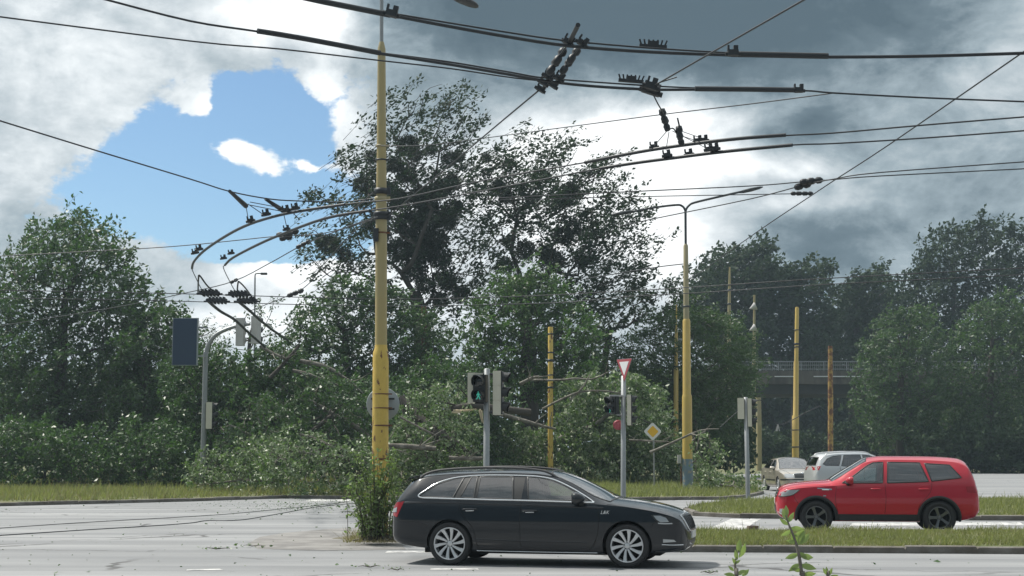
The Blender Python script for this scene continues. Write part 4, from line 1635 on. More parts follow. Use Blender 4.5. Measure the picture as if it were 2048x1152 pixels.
# ---------------------------------------------------------------- black estate
def black_estate():
    rear, front = gz(903, 1129.5), gz(1256, 1135.5)
    psi = R(-12.5)
    axis = Vector((math.cos(psi), math.sin(psi), 0))
    wb = 2.69
    mid_near = (rear + front) / 2
    nrm = Vector((-axis.y, axis.x, 0))
    loc = mid_near + nrm * 0.77
    root = thing('estate_car', 'glossy black estate car with silver window trim stopped in the foreground lane', 'car', (loc.x, loc.y, 0), psi)
    k = wb / 2
    sp = dict(
        top=[(-2.44, .70), (-2.425, .80), (-2.395, .93), (-2.36, 1.02), (-2.27, 1.14), (-2.16, 1.285), (-2.08, 1.352), (-1.95, 1.385), (-1.7, 1.415), (-1.3, 1.438), (-.6, 1.455), (-.1, 1.446), (.2, 1.415), (.5, 1.315), (.85, 1.15), (1.12, 1.025), (1.25, .995), (1.5, .965), (1.8, .905), (2.0, .845), (2.12, .79), (2.19, .72), (2.225, .63)],
        bot=[(-2.44, .44), (-2.40, .36), (-2.2, .285), (-1.7, .23), (-1.2, .20), (1.0, .19), (1.7, .21), (2.0, .23), (2.15, .25), (2.225, .33)],
        plan=[(-2.44, .58), (-2.42, .68), (-2.36, .775), (-2.2, .845), (-1.9, .88), (-1.3, .902), (0, .907), (1.2, .905), (1.6, .89), (1.85, .85), (2.0, .79), (2.12, .68), (2.19, .55), (2.225, .40)],
        sh=[(-2.44, .60), (-2.40, .80), (-2.3, .93), (-2.0, .985), (-1.6, .985), (0, .955), (.9, .925), (1.2, .90), (1.6, .85), (1.9, .785), (2.1, .70), (2.225, .50)],
        re=[(-2.44, .66), (-2.40, .86), (-2.3, 1.02), (-2.16, 1.16), (-1.95, 1.30), (-1.7, 1.35), (-1.3, 1.375), (-.6, 1.39), (-.1, 1.378), (.2, 1.335), (.5, 1.215), (.85, 1.03), (1.05, .955), (1.25, .925), (1.6, .885), (1.9, .82), (2.1, .735), (2.225, .56)],
        wr=[(-2.44, .50), (-2.38, .66), (-2.3, .69), (-2.0, .64), (-1.5, .61), (-.5, .615), (.1, .61), (.5, .665), (.9, .75), (1.1, .79), (1.5, .77), (1.9, .70), (2.1, .58), (2.225, .34)],
        arch=[(k, .325, .365), (-k, .325, .36)])
    def fx(x):
        return x if x > -k else -k + (x + k) * .885
    for q in ('top', 'bot', 'plan', 'sh', 're', 'wr'):
        sp[q] = [(fx(a), b * (.986 if q in ('top', 're') and b > 1.0 else 1)) for a, b in sp[q]]
    c = Car(root, sp, MAT['paint_black'])
    c.xm = fx
    bx = MAT['plastic_black']
    # wheels
    for x in (k, -k):
        for y in (-.785, .785):
            c.wheel(x, y, .322, .243, .225, 10, MAT['alloy'], 'turbine')
    # side glass
    dlo = [(.86, .945), (.70, 1.045), (.47, 1.175), (.22, 1.285), (-.02, 1.335), (-.35, 1.352), (-.9, 1.352), (-1.30, 1.315), (-1.60, 1.232), (-1.82, 1.105), (-1.915, 1.035), (-1.85, 1.002), (-1.62, .995), (-.9, .982), (-.2, .970), (.4, .957)]
    dlo = [(a, b if b < 1.0 else 1.0 + (b - 1.0) * .955) for a, b in dlo]
    g = MAT['glass_tinted']
    panes = []

    def win(name, poly, m=g):
        panes.append((name, [(a, b if b < 1.0 else 1.0 + (b - 1.0) * .955) for a, b in poly], m))
    win('front_side_window', [(.76, .970), (.60, 1.085), (.42, 1.185), (.22, 1.272), (.0, 1.320), (-.19, 1.332), (-.13, .985)], MAT['glass_clear'])
    win('rear_side_window', [(-.37, .99), (-.41, 1.333), (-.92, 1.333), (-.93, 1.0)])
    win('quarter_light', [(-.975, 1.0), (-.965, 1.332), (-1.06, 1.325), (-1.185, 1.003)])
    win('boot_side_window', [(-1.30, 1.005), (-1.17, 1.320), (-1.32, 1.297), (-1.58, 1.220), (-1.79, 1.10), (-1.875, 1.04), (-1.82, 1.012)])
    c.line('window_trim', MAT['chrome'], dlo, .0135, off=.004, closed=True)
    # windscreen, rear window, roof rails, spoiler
    ws = []
    for x, f in ((.18, .93), (.5, .93), (.85, .94), (1.08, .94)):
        ws.append((x, f * float(pchip(sp['wr'], [x])[0])))
    for (xa, xb, xc, xd) in ((-.245, -.35, -.39, -.215), (-1.185, -1.285, -1.185, -1.075)):
        c.patch('pillar', MAT['housing_black'], [(xa, .985), (xb, .99), (xc, 1.315), (xd, 1.315)], off=.003, res=.06)
    c.patch('pillar', MAT['housing_black'], [(-.94, .995), (-.968, .995), (-.96, 1.315), (-.93, 1.315)], off=.003, res=.06)
    top = [(x, -y) for x, y in ws] + [(1.13, -.35), (1.145, 0), (1.13, .35)] + [(x, y) for x, y in ws[::-1]] + [(.13, .3), (.12, 0), (.13, -.3)]
    c.openings(panes, top, [(-.52, 1.07), (.52, 1.07), (.50, 1.26), (0, 1.28), (-.50, 1.26)], .95, g, MAT['glass_clear'], [(.10, -.37, .52), (.10, .37, .52), (-.85, 0, 1.3)], .93)
    for sg in (-1, 1):
        mb = MB()
        P = []
        for x, dz in ((-1.95, -.005), (-1.85, .03), (-1.6, .055), (-1.0, .068), (-.4, .062), (.0, .045), (.16, .02), (.25, -.012)):
            zr, wr_ = float(pchip(sp['re'], [fx(x)])[0]), float(pchip(sp['wr'], [fx(x)])[0])
            P.append((fx(x), sg * (wr_ - .03), zr + .02 + dz))
        mb.tube(curve_pts(P, 4), .019, 8)
        mb.build('roof_rail', MAT['plastic_grey'], root)
    mb = MB()
    vs = []
    for y in np.linspace(-.56, .56, 9):
        d = .05 * (1 - (y / .56) ** 2)
        zc = -.03 * (y / .56) ** 2
        vs += [(fx(-1.98), y, 1.366 + zc), (fx(-2.17) - d, y, 1.326 + zc), (fx(-2.17) - d, y, 1.306 + zc), (fx(-1.98), y, 1.33 + zc)]
    fs = [(i * 4 + q, i * 4 + (q + 1) % 4, i * 4 + 4 + (q + 1) % 4, i * 4 + 4 + q) for i in range(8) for q in range(4)] + [(0, 1, 2, 3), (35, 34, 33, 32)]
    mb.add(vs, fs)
    mb.build('roof_spoiler', MAT['paint_black'], root)
    # shut lines
    gap = MAT['well_black']
    c.line('door_gap', gap, [(-.245, .965), (-.26, .70), (-.25, .30), (-.22, .245)], .0045)
    c.line('door_gap', gap, [(.90, .93), (.93, .75), (.90, .45), (.80, .27), (.70, .245)], .0045)
    c.line('door_gap', gap, [(-1.20, .985), (-1.19, .84), (-1.10, .70), (-.98, .55), (-.93, .36), (-.90, .25)], .0045)
    c.line('door_gap', gap, [(.70, .245), (-.90, .245)], .004)
    c.line('bonnet_gap', gap, [(1.05, .925), (1.35, .885), (1.7, .83), (1.95, .765)], .004)
    c.line('bumper_gap', gap, [(1.70, .60), (1.76, .68), (1.80, .76)], .004)
    c.line('bumper_gap', gap, [(-1.72, .58), (-1.95, .64), (-2.25, .66)], .004)
    c.line('crease', MAT['paint_black'], [(-2.25, .925), (-1.5, .928), (-.6, .912), (.3, .895), (1.0, .872)], .020, off=-.012)
    c.line('crease', MAT['paint_black'], [(-.95, .40), (-.2, .375), (.75, .37)], .012, off=-.006)
    c.line('sill_trim', MAT['chrome'], [(-.93, .222), (0, .216), (.90, .214)], .008, off=.002)
    # handles
    for x, z in ((-1.02, .83), (-.10, .815)):
        for sg in (-1, 1):
            l, nn = c.hit((x, z), 'y', sg)
            mb = MB()
            P = [l + nn * d + Vector((dx, 0, dz)) for dx, d, dz in ((-.115, .0, .0), (-.10, .028, .002), (0, .034, .006), (.09, .028, .006), (.11, .0, .006))]
            mb.tube(curve_pts(P, 4), .0145, 8)
            hd = mb.build('door_handle', MAT['paint_black'], root)
            mb = MB()
            mb.tube([P[1] + Vector((.03, 0, -.020)) - nn * .01, P[3] + Vector((-.03, 0, -.020)) - nn * .01], .0095, 6)
            mb.build('handle_trim', MAT['chrome'], hd)
    c.mirror(.64, 1.01, MAT['paint_black'], y=.94, size=1.18)
    # front
    for o in c.patch('headlight', MAT['housing_black'], [(1.70, .775), (1.84, .775), (1.99, .745), (2.09, .70), (2.10, .655), (1.99, .635), (1.83, .64), (1.765, .69)], off=.004, res=.04):
        pass
    c.patch('headlight_lens', MAT['light_clear'], [(1.735, .765), (1.83, .765), (1.915, .735), (1.955, .675), (1.84, .668), (1.785, .705)], off=.008, res=.04)
    c.line('daytime_strip', MAT['light_clear'], [(1.80, .655), (1.9, .648), (2.0, .650)], .010, off=.006)
    c.patch('grille', MAT['housing_black'], [(-.52, .735), (-.47, .61), (-.38, .545), (.38, .545), (.47, .61), (.52, .735), (.3, .765), (-.3, .765)], axis='x', sides=(1,), off=.005, res=.05)
    c.line('grille_frame', MAT['chrome'], [(-.54, .755), (-.48, .60), (-.39, .535), (0, .53), (.39, .535), (.48, .60), (.54, .755)], .014, axis='x', sides=(1,), off=.006, rnd=4)
    c.line('grille_top_trim', MAT['chrome'], [(-.54, .755), (-.3, .775), (0, .785), (.3, .775), (.54, .755)], .010, axis='x', sides=(1,), off=.004)
    for y in np.linspace(-.40, .40, 11):
        c.line('grille_slat', bx, [(y, .56), (y, .745)], .007, axis='x', sides=(1,), off=.006, rnd=0)
    l, nn = c.hit((0, .79), 'x', 1)
    mb = MB()
    mb.lathe([(0, .012), (.035, .012), (.042, 0)], Matrix.Translation(l) @ nn.to_track_quat('Z', 'Y').to_matrix().to_4x4(), 20)
    mb.build('badge', MAT['chrome'], root)
    c.patch('number_plate', MAT['plate_white'], [(-.26, .415), (.26, .415), (.26, .525), (-.26, .525)], axis='x', sides=(1,), off=.02)
    c.patch('lower_grille', MAT['housing_black'], [(-.55, .29), (.55, .29), (.52, .395), (-.52, .395)], axis='x', sides=(1,), off=.004)
    c.patch('fog_light', MAT['light_clear'], [(1.87, .425), (2.02, .415), (2.05, .385), (1.87, .375)], off=.006, res=.04)
    c.line('bumper_trim', MAT['chrome'], [(1.85, .345), (2.0, .338), (2.14, .335)], .008, off=.004)
    c.line('splitter', MAT['plastic_black'], [(1.75, .24), (1.95, .248), (2.12, .28)], .014, off=.004)
    for sg in (-1, 1):
        l, nn = c.hit((1.02, .785), 'y', sg)
        cu = bpy.data.curves.new('badge_text', 'FONT')
        cu.body = "L&K"
        cu.size = .072
        cu.shear = .35
        cu.extrude = .002
        cu.align_x = 'CENTER'
        o = bpy.data.objects.new('tmp', cu)
        COL.objects.link(o)
        bpy.context.view_layer.update()
        me = bpy.data.meshes.new_from_object(o.evaluated_get(bpy.context.evaluated_depsgraph_get()))
        bpy.data.objects.remove(o)
        me.transform(Matrix.Translation(l + nn * .005) @ Matrix.Rotation(R(0 if sg < 0 else 180), 4, 'Z') @ Matrix.Rotation(R(90), 4, 'X'))
        me.materials.append(MAT['chrome'])
        link('badge_lettering', me, root)
    # rear
    c.patch('tail_light', MAT['light_red'], [(-2.17, .945), (-2.30, .93), (-2.41, .84), (-2.43, .74), (-2.30, .705), (-2.25, .80)], off=.006, res=.04)
    c.patch('reversing_lamp', MAT['light_clear'], [(-2.30, .855), (-2.38, .83), (-2.40, .775), (-2.31, .785)], off=.011, res=.04)
    c.patch('tail_light', MAT['light_red'], [(.45, .93), (.74, .93), (.72, .74), (.50, .76)], axis='x', sides=(-1,), off=.005)
    c.patch('tail_light', MAT['light_red'], [(-.45, .93), (-.74, .93), (-.72, .74), (-.50, .76)], axis='x', sides=(-1,), off=.005)
    c.patch('number_plate', MAT['plate_white'], [(-.26, .66), (.26, .66), (.26, .77), (-.26, .77)], axis='x', sides=(-1,), off=.008)
    c.patch('bumper_trim', MAT['chrome'], [(-.6, .47), (.6, .47), (.6, .49), (-.6, .49)], axis='x', sides=(-1,), off=.006)
    # underside so that no light shows through
    mb = MB()
    mb.box((0, 0, .22), (3.6, 1.25, .10))
    mb.build('underbody', MAT['well_black'], root)
    return c


# ---------------------------------------------------------------- red crossover
def red_suv():
    fw = gz(1633, 1066)
    rz = R(180 - 9)
    k = 1.25
    ax = Vector((math.cos(rz), math.sin(rz), 0))
    near = Vector((-ax.y, ax.x, 0))           # the car's left, towards the camera
    loc = fw - ax * k - near * .765
    root = thing('crossover_car', 'red crossover car with black wheel arch cladding waiting in the lane beyond the median', 'car', (loc.x, loc.y, 0), rz)
    sp = dict(
        top=[(-2.09, .80), (-2.07, .95), (-2.02, 1.12), (-1.95, 1.32), (-1.85, 1.50), (-1.7, 1.56), (-1.0, 1.60), (-.2, 1.605), (.15, 1.57), (.5, 1.39), (.85, 1.18), (.98, 1.10), (1.3, 1.075), (1.6, 1.045), (1.85, 1.0), (1.98, .94), (2.05, .84), (2.085, .72)],
        bot=[(-2.09, .45), (-1.95, .33), (-1.6, .26), (-1, .24), (1.2, .24), (1.6, .27), (1.95, .31), (2.085, .42)],
        plan=[(-2.09, .62), (-2.05, .74), (-1.9, .83), (-1.5, .87), (0, .885), (1.2, .885), (1.6, .875), (1.85, .84), (1.98, .76), (2.05, .66), (2.085, .52)],
        sh=[(-2.09, .70), (-2.0, .95), (-1.8, 1.06), (0, 1.01), (.9, .985), (1.3, .96), (1.7, .92), (1.95, .84), (2.085, .62)],
        re=[(-2.09, .75), (-2.0, 1.1), (-1.85, 1.38), (-1.6, 1.48), (-1, 1.52), (-.2, 1.525), (.15, 1.48), (.5, 1.30), (.85, 1.09), (1.0, 1.03), (1.3, 1.02), (1.6, .99), (1.85, .94), (2.0, .86), (2.085, .68)],
        wr=[(-2.09, .52), (-2.0, .70), (-1.8, .66), (-1, .64), (-.2, .64), (.15, .635), (.5, .68), (.9, .75), (1.05, .78), (1.5, .76), (1.85, .72), (2.0, .62), (2.085, .44)],
        arch=[(k, .345, .40), (-k, .345, .40)], bulge=(.70, .5))
    c = Car(root, sp, MAT['paint_red'])
    for x in (k, -k):
        for y in (-.775, .775):
            c.wheel(x, y, .340, .222, .215, 5, MAT['alloy_dark'], 'five')
    for xa in (k, -k):
        pts = [(xa + .42 * math.cos(a), .335 + .42 * math.sin(a)) for a in np.linspace(R(-8), R(188), 22)]
        c.line('arch_cladding', MAT['plastic_black'], pts, .034, off=-.004, rnd=2)
    c.patch('sill_cladding', MAT['plastic_black'], [(-.80, .27), (.80, .27), (.82, .40), (-.82, .40)], off=.012)
    panes = []
    panes.append(('front_side_window', [(.70, 1.045), (.45, 1.20), (.18, 1.40), (.05, 1.465), (-.15, 1.475), (-.12, 1.05)], MAT['glass_clear']))
    panes.append(('rear_side_window', [(-.22, 1.05), (-.25, 1.475), (-.9, 1.465), (-1.05, 1.08)], MAT['glass_tinted']))
    panes.append(('quarter_light', [(-1.12, 1.09), (-1.0, 1.45), (-1.5, 1.42), (-1.72, 1.16)], MAT['glass_tinted']))
    c.openings(panes, [(.2, -.57), (.5, -.62), (.9, -.70), (.96, 0), (.9, .70), (.5, .62), (.2, .57), (.14, 0)], [(-.5, 1.15), (.5, 1.15), (.5, 1.43), (-.5, 1.43)], 1.0, MAT['glass_tinted'], MAT['glass_clear'], [(0, -.36, .5), (0, .36, .5), (-.85, 0, 1.2)], 1.02)
    gap = MAT['well_black']
    c.line('door_gap', gap, [(.82, .98), (.85, .7), (.80, .42)], .004)
    c.line('door_gap', gap, [(-.17, 1.04), (-.18, .7), (-.15, .42)], .004)
    c.line('door_gap', gap, [(-1.12, 1.07), (-1.08, .86), (-.86, .6), (-.82, .42)], .004)
    c.line('bonnet_gap', gap, [(.95, 1.005), (1.3, .975), (1.7, .945), (1.9, .90)], .004)
    c.line('bumper_gap', gap, [(1.62, .62), (1.70, .76), (1.72, .86)], .004)
    c.line('wing_trim', MAT['chrome'], [(.98, .90), (1.12, .90)], .012, off=.004, rnd=0)
    c.patch('bonnet_vent', MAT['chrome'], [(.92, .925), (1.22, .945), (1.22, .925), (.92, .895)], off=.006)
    c.patch('side_repeater', MAT['light_clear'], [(1.04, .79), (1.10, .79), (1.10, .765), (1.04, .765)], off=.006)
    c.patch('headlight', MAT['light_clear'], [(1.58, .90), (1.85, .895), (1.97, .84), (2.02, .77), (1.88, .765), (1.72, .80)], off=.006, res=.05)
    c.line('headlight_trim', MAT['housing_black'], [(1.58, .90), (1.72, .80), (1.88, .762), (2.02, .765)], .010, off=.006)
    c.patch('grille', MAT['housing_black'], [(-.5, .74), (.5, .74), (.55, .88), (-.55, .88)], axis='x', sides=(1,), off=.006)
    for z in (.78, .84):
        c.line('grille_bar', MAT['chrome'], [(-.5, z), (0, z), (.5, z)], .012, axis='x', sides=(1,), off=.01)
    c.patch('lower_grille', MAT['plastic_black'], [(-.6, .40), (.6, .40), (.55, .58), (-.55, .58)], axis='x', sides=(1,), off=.006)
    c.patch('number_plate', MAT['plate_white'], [(-.26, .60), (.26, .60), (.26, .71), (-.26, .71)], axis='x', sides=(1,), off=.012)
    c.patch('fog_lamp', MAT['light_clear'], [(1.93, .50), (2.0, .50), (2.0, .42), (1.93, .42)], off=.008, res=.04)
    c.patch('skid_plate', MAT['alloy'], [(1.86, .36), (1.98, .385), (2.03, .44), (1.95, .40)], off=.008, res=.04)
    c.patch('tail_light', MAT['light_red'], [(-1.80, .98), (-2.03, .98), (-2.06, .84), (-1.82, .86)], off=.006, res=.05)
    c.mirror(.55, 1.10, MAT['paint_red'], y=.92)
    for x in (-.95, .02):
        for sg in (-1, 1):
            l, nn = c.hit((x, .92), 'y', sg)
            mb = MB()
            mb.tube([l + Vector((-.1, 0, 0)), l + nn * .03 + Vector((-.07, 0, 0)), l + nn * .03 + Vector((.07, 0, 0)), l + Vector((.1, 0, 0))], .014, 8)
            mb.build('door_handle', MAT['paint_red'], root)
    mb = MB()
    mb.box((0, 0, .30), (3.2, 1.2, .12))
    mb.build('underbody', MAT['well_black'], root)
    return c


# ---------------------------------------------------------------- beige saloon
def beige_saloon():
    Y = 69.0
    p = gz(1560, 978)
    rz = R(-90 + 3.5)
    root = thing('saloon_car', 'beige metallic saloon car facing the camera beside the leaf strewn verge', 'car', (p.x - .14, Y - 3.4, 0), rz)
    k = 1.289
    sp = dict(
        top=[(-2.32, .72), (-2.30, .90), (-2.25, 1.0), (-2.1, 1.03), (-1.9, 1.06), (-1.6, 1.20), (-1.2, 1.37), (-.8, 1.44), (-.2, 1.462), (.1, 1.44), (.4, 1.33), (.8, 1.12), (1.05, .99), (1.3, .955), (1.7, .90), (1.95, .84), (2.1, .77), (2.2, .66), (2.245, .56)],
        bot=[(-2.32, .42), (-2.2, .30), (-1.6, .22), (1.2, .19), (1.9, .21), (2.15, .23), (2.245, .33)],
        plan=[(-2.32, .60), (-2.28, .70), (-2.1, .80), (-1.6, .86), (0, .885), (1.2, .88), (1.7, .86), (1.95, .82), (2.1, .75), (2.2, .66), (2.245, .56)],
        sh=[(-2.32, .62), (-2.2, .88), (-1.9, .95), (0, .925), (.9, .90), (1.3, .87), (1.7, .82), (2.0, .74), (2.245, .48)],
        re=[(-2.32, .68), (-2.2, .95), (-1.9, 1.0), (-1.6, 1.14), (-1.2, 1.30), (-.8, 1.37), (-.2, 1.39), (.1, 1.365), (.4, 1.24), (.8, 1.03), (1.05, .935), (1.3, .91), (1.7, .855), (2.0, .77), (2.245, .52)],
        wr=[(-2.32, .52), (-2.2, .66), (-1.9, .68), (-1.5, .64), (-1, .60), (-.2, .60), (.1, .60), (.5, .66), (.9, .74), (1.1, .77), (1.5, .75), (1.9, .70), (2.1, .62), (2.245, .48)],
        arch=[(k, .315, .35), (-k, .315, .35)])
    c = Car(root, sp, MAT['paint_beige'])
    for x in (k, -k):
        for y in (-.76, .76):
            c.wheel(x, y, .315, .205, .205, 7, MAT['alloy'], 'thin')
    panes = [('front_side_window', [(.68, .955), (.42, 1.15), (.15, 1.305), (-.18, 1.345), (-.14, .965)], MAT['glass_clear']), ('rear_side_window', [(-.25, .97), (-.28, 1.345), (-.85, 1.32), (-1.25, 1.20), (-1.48, 1.02), (-1.1, .985)], MAT['glass_tinted'])]
    c.openings(panes, [(.18, -.55), (.5, -.61), (.95, -.71), (1.06, -.4), (1.08, 0), (1.06, .4), (.95, .71), (.5, .61), (.18, .55), (.12, 0)], None, .92, MAT['glass_tinted'], MAT['glass_clear'], [(0, -.36, .5), (0, .36, .5), (-.85, 0, 1.2)], .90)
    c.patch('rear_window', MAT['glass_tinted'], [(-1.15, -.5), (-1.75, -.55), (-1.75, .55), (-1.15, .5)], axis='z', sides=(1,), off=.004)
    gap = MAT['well_black']
    c.line('door_gap', gap, [(.85, .90), (.87, .6), (.80, .26)], .006)
    c.line('door_gap', gap, [(-.20, .94), (-.21, .6), (-.18, .26)], .006)
    c.line('bonnet_gap', gap, [(.98, -.70), (1.5, -.66), (1.9, -.58), (2.08, -.50)], .006, axis='z', sides=(1,))
    c.line('bonnet_gap', gap, [(.98, .70), (1.5, .66), (1.9, .58), (2.08, .50)], .006, axis='z', sides=(1,))
    c.patch('headlight', MAT['light_clear'], [(.40, .755), (.72, .77), (.80, .70), (.74, .60), (.42, .60)], axis='x', sides=(1,), off=.008, res=.05)
    c.patch('headlight', MAT['light_clear'], [(-.40, .755), (-.72, .77), (-.80, .70), (-.74, .60), (-.42, .60)], axis='x', sides=(1,), off=.008, res=.05)
    c.patch('grille', MAT['housing_black'], [(-.37, .60), (.37, .60), (.36, .745), (0, .775), (-.36, .745)], axis='x', sides=(1,), off=.008, res=.05)
    c.line('grille_frame', MAT['chrome'], [(-.38, .595), (-.37, .75), (0, .785), (.37, .75), (.38, .595)], .018, axis='x', sides=(1,), off=.008)
    c.patch('bumper_strip', MAT['plastic_black'], [(-.75, .50), (.75, .50), (.75, .555), (-.75, .555)], axis='x', sides=(1,), off=.008)
    c.patch('bumper_strip', MAT['plastic_black'], [(1.72, .49), (2.12, .49), (2.12, .555), (1.72, .555)], off=.007)
    c.patch('side_strip', MAT['plastic_black'], [(-.82, .46), (.86, .46), (.86, .52), (-.82, .52)], off=.009)
    c.patch('lower_grille', MAT['housing_black'], [(-.6, .28), (.6, .28), (.55, .39), (-.55, .39)], axis='x', sides=(1,), off=.006)
    c.patch('number_plate', MAT['plate_white'], [(-.26, .395), (.26, .395), (.26, .49), (-.26, .49)], axis='x', sides=(1,), off=.016)
    l, nn = c.hit((0, .80), 'x', 1)
    mb = MB()
    mb.lathe([(0, .02), (.05, .02), (.06, 0)], Matrix.Translation(l) @ nn.to_track_quat('Z', 'Y').to_matrix().to_4x4(), 16)
    mb.build('badge', MAT['chrome'], root)
    c.mirror(.60, .99, MAT['paint_beige'], y=.90)
    for x in (-1.0, -.05):
        for sg in (-1, 1):
            l, nn = c.hit((x, .82), 'y', sg)
            mb = MB()
            mb.tube([l + Vector((-.1, 0, 0)), l + nn * .03 + Vector((-.07, 0, 0)), l + nn * .03 + Vector((.07, 0, 0)), l + Vector((.1, 0, 0))], .014, 8)
            mb.build('door_handle', MAT['paint_beige'], root)
    mb = MB()
    mb.box((0, 0, .22), (3.4, 1.2, .10))
    mb.build('underbody', MAT['well_black'], root)
    return c


# ---------------------------------------------------------------- white SUV
def white_suv():
    Y = 58.0
    x = at(1622, 960, Y).x
    rz = R(7)
    root = thing('white_suv', 'pearl white sport utility car half hidden behind the red crossover car', 'car', (x + 2.28, Y + 1.15, 0), rz)
    k = 1.345
    sp = dict(
        top=[(-2.20, .80), (-2.18, 1.0), (-2.13, 1.15), (-2.05, 1.38), (-1.95, 1.55), (-1.8, 1.61), (-1.2, 1.67), (-.4, 1.69), (0, 1.67), (.3, 1.58), (.7, 1.35), (1.05, 1.13), (1.15, 1.08), (1.5, 1.05), (1.85, .99), (2.05, .92), (2.15, .82), (2.2, .7)],
        bot=[(-2.2, .48), (-2.0, .36), (-1.6, .28), (1.5, .26), (1.9, .29), (2.2, .42)],
        plan=[(-2.2, .60), (-2.16, .74), (-2.0, .85), (-1.6, .90), (0, .92), (1.3, .915), (1.75, .88), (2.0, .80), (2.13, .68), (2.2, .5)],
        sh=[(-2.2, .70), (-2.1, .98), (-1.9, 1.10), (-1.4, 1.10), (0, 1.03), (1.0, .99), (1.4, .96), (1.8, .90), (2.2, .6)],
        re=[(-2.2, .76), (-2.1, 1.12), (-1.95, 1.42), (-1.7, 1.54), (-1.2, 1.60), (-.4, 1.615), (0, 1.59), (.3, 1.49), (.7, 1.26), (1.05, 1.05), (1.2, 1.02), (1.5, 1.0), (1.85, .94), (2.2, .66)],
        wr=[(-2.2, .5), (-2.1, .70), (-1.9, .70), (-1.2, .66), (-.4, .65), (0, .65), (.5, .70), (1, .78), (1.5, .78), (1.9, .72), (2.2, .42)],
        arch=[(k, .355, .40), (-k, .355, .40)], bulge=(.72, .5))
    c = Car(root, sp, MAT['paint_white'])
    for xx in (k, -k):
        for y in (-.79, .79):
            c.wheel(xx, y, .350, .228, .225, 5, MAT['alloy'], 'five')
    g = MAT['glass_tinted']
    panes = [('rear_quarter_window', [(-1.28, 1.16), (-1.12, 1.55), (-1.45, 1.52), (-1.72, 1.42), (-1.90, 1.22), (-1.80, 1.17)], g), ('rear_side_window', [(-.33, 1.10), (-.36, 1.57), (-1.02, 1.555), (-1.18, 1.15)], g), ('front_side_window', [(.80, 1.07), (.5, 1.28), (.22, 1.47), (0, 1.545), (-.27, 1.57), (-.24, 1.09)], MAT['glass_clear'])]
    c.openings(panes, [(.35, -.58), (.7, -.66), (1.05, -.74), (1.12, 0), (1.05, .74), (.7, .66), (.35, .58), (.28, 0)], [(-.55, 1.17), (.55, 1.17), (.55, 1.47), (-.55, 1.47)], 1.05, g, MAT['glass_clear'], [(.05, -.38, .52), (.05, .38, .52), (-.85, 0, 1.3)], 1.06)
    c.patch('tail_light', MAT['light_red'], [(-1.98, 1.14), (-2.14, 1.12), (-2.17, .98), (-2.06, .98)], off=.006, res=.05)
    c.patch('sill_cladding', MAT['plastic_grey'], [(-.85, .28), (.85, .28), (.87, .40), (-.87, .40)], off=.01)
    c.patch('bumper_cladding', MAT['plastic_grey'], [(-2.17, .44), (-1.80, .40), (-1.78, .52), (-2.17, .56)], off=.01)
    for xa in (k, -k):
        pts = [(xa + .425 * math.cos(a), .345 + .425 * math.sin(a)) for a in np.linspace(R(-8), R(188), 22)]
        c.line('arch_trim', MAT['paint_white'], pts, .022, off=0, rnd=2)
    gap = MAT['well_black']
    c.line('door_gap', gap, [(-.28, 1.08), (-.3, .7), (-.28, .42)], .006)
    c.line('door_gap', gap, [(-1.24, 1.14), (-1.2, .9), (-.92, .62), (-.87, .42)], .006)
    c.line('door_gap', gap, [(.92, .98), (.95, .7), (.88, .42)], .006)
    for sg in (-1, 1):
        mb = MB()
        P = []
        for xx, dz in ((-1.75, .0), (-1.6, .045), (-.9, .055), (-.2, .045), (0.02, .0)):
            P.append((xx, sg * (float(pchip(sp['wr'], [xx])[0]) - .03), float(pchip(sp['re'], [xx])[0]) + .03 + dz))
        mb.tube(curve_pts(P, 4), .02, 8)
        mb.build('roof_rail', MAT['alloy'], root)
    c.patch('headlight', MAT['light_clear'], [(1.65, .93), (1.95, .88), (2.1, .80), (1.9, .78)], off=.006, res=.05)
    c.patch('grille', MAT['housing_black'], [(-.5, .45), (.5, .45), (.5, .62), (-.5, .62)], axis='x', sides=(1,), off=.006)
    c.mirror(.72, 1.12, MAT['paint_white'], y=.95)
    mb = MB()
    mb.box((0, 0, .32), (3.4, 1.25, .12))
    mb.build('underbody', MAT['well_black'], root)
    return c


black_estate()
red_suv()
beige_saloon()
white_suv()

# ================================================================== PLANTS
def unit(a):
    return a / np.maximum(1e-9, np.linalg.norm(a, axis=-1, keepdims=True))


def leaf_quads(P, D, L, wr=0.5, fold=0.12):
    """one kite shaped leaf per point"""
    n = len(P)
    D = unit(D)
    S = unit(np.cross(D, unit(rng.normal(size=(n, 3)))))
    N = np.cross(S, D)
    L = np.asarray(L).reshape(-1, 1)
    mid = P + D * L * 0.45 + N * L * fold
    V = np.stack([P, mid + S * L * wr * .5, P + D * L, mid - S * L * wr * .5], 1)
    return V.reshape(-1, 3)


def at_np(px, py, Y):
    u, v = (px - 1024) / FPX, (576 - py) / FPX
    dy = _c - v * _s
    t = Y / dy
    return np.stack([u * t, np.broadcast_to(Y, np.shape(px)), H + (_s + v * _c) * t], -1)


def in_poly(px, py, poly):
    c = np.zeros(len(px), bool)
    n = len(poly)
    for i in range(n):
        (ax, ay), (bx, by) = poly[i], poly[(i + 1) % n]
        if ay == by:
            continue
        m = ((ay > py) != (by > py)) & (px < (bx - ax) * (py - ay) / (by - ay) + ax)
        c ^= m
    return c


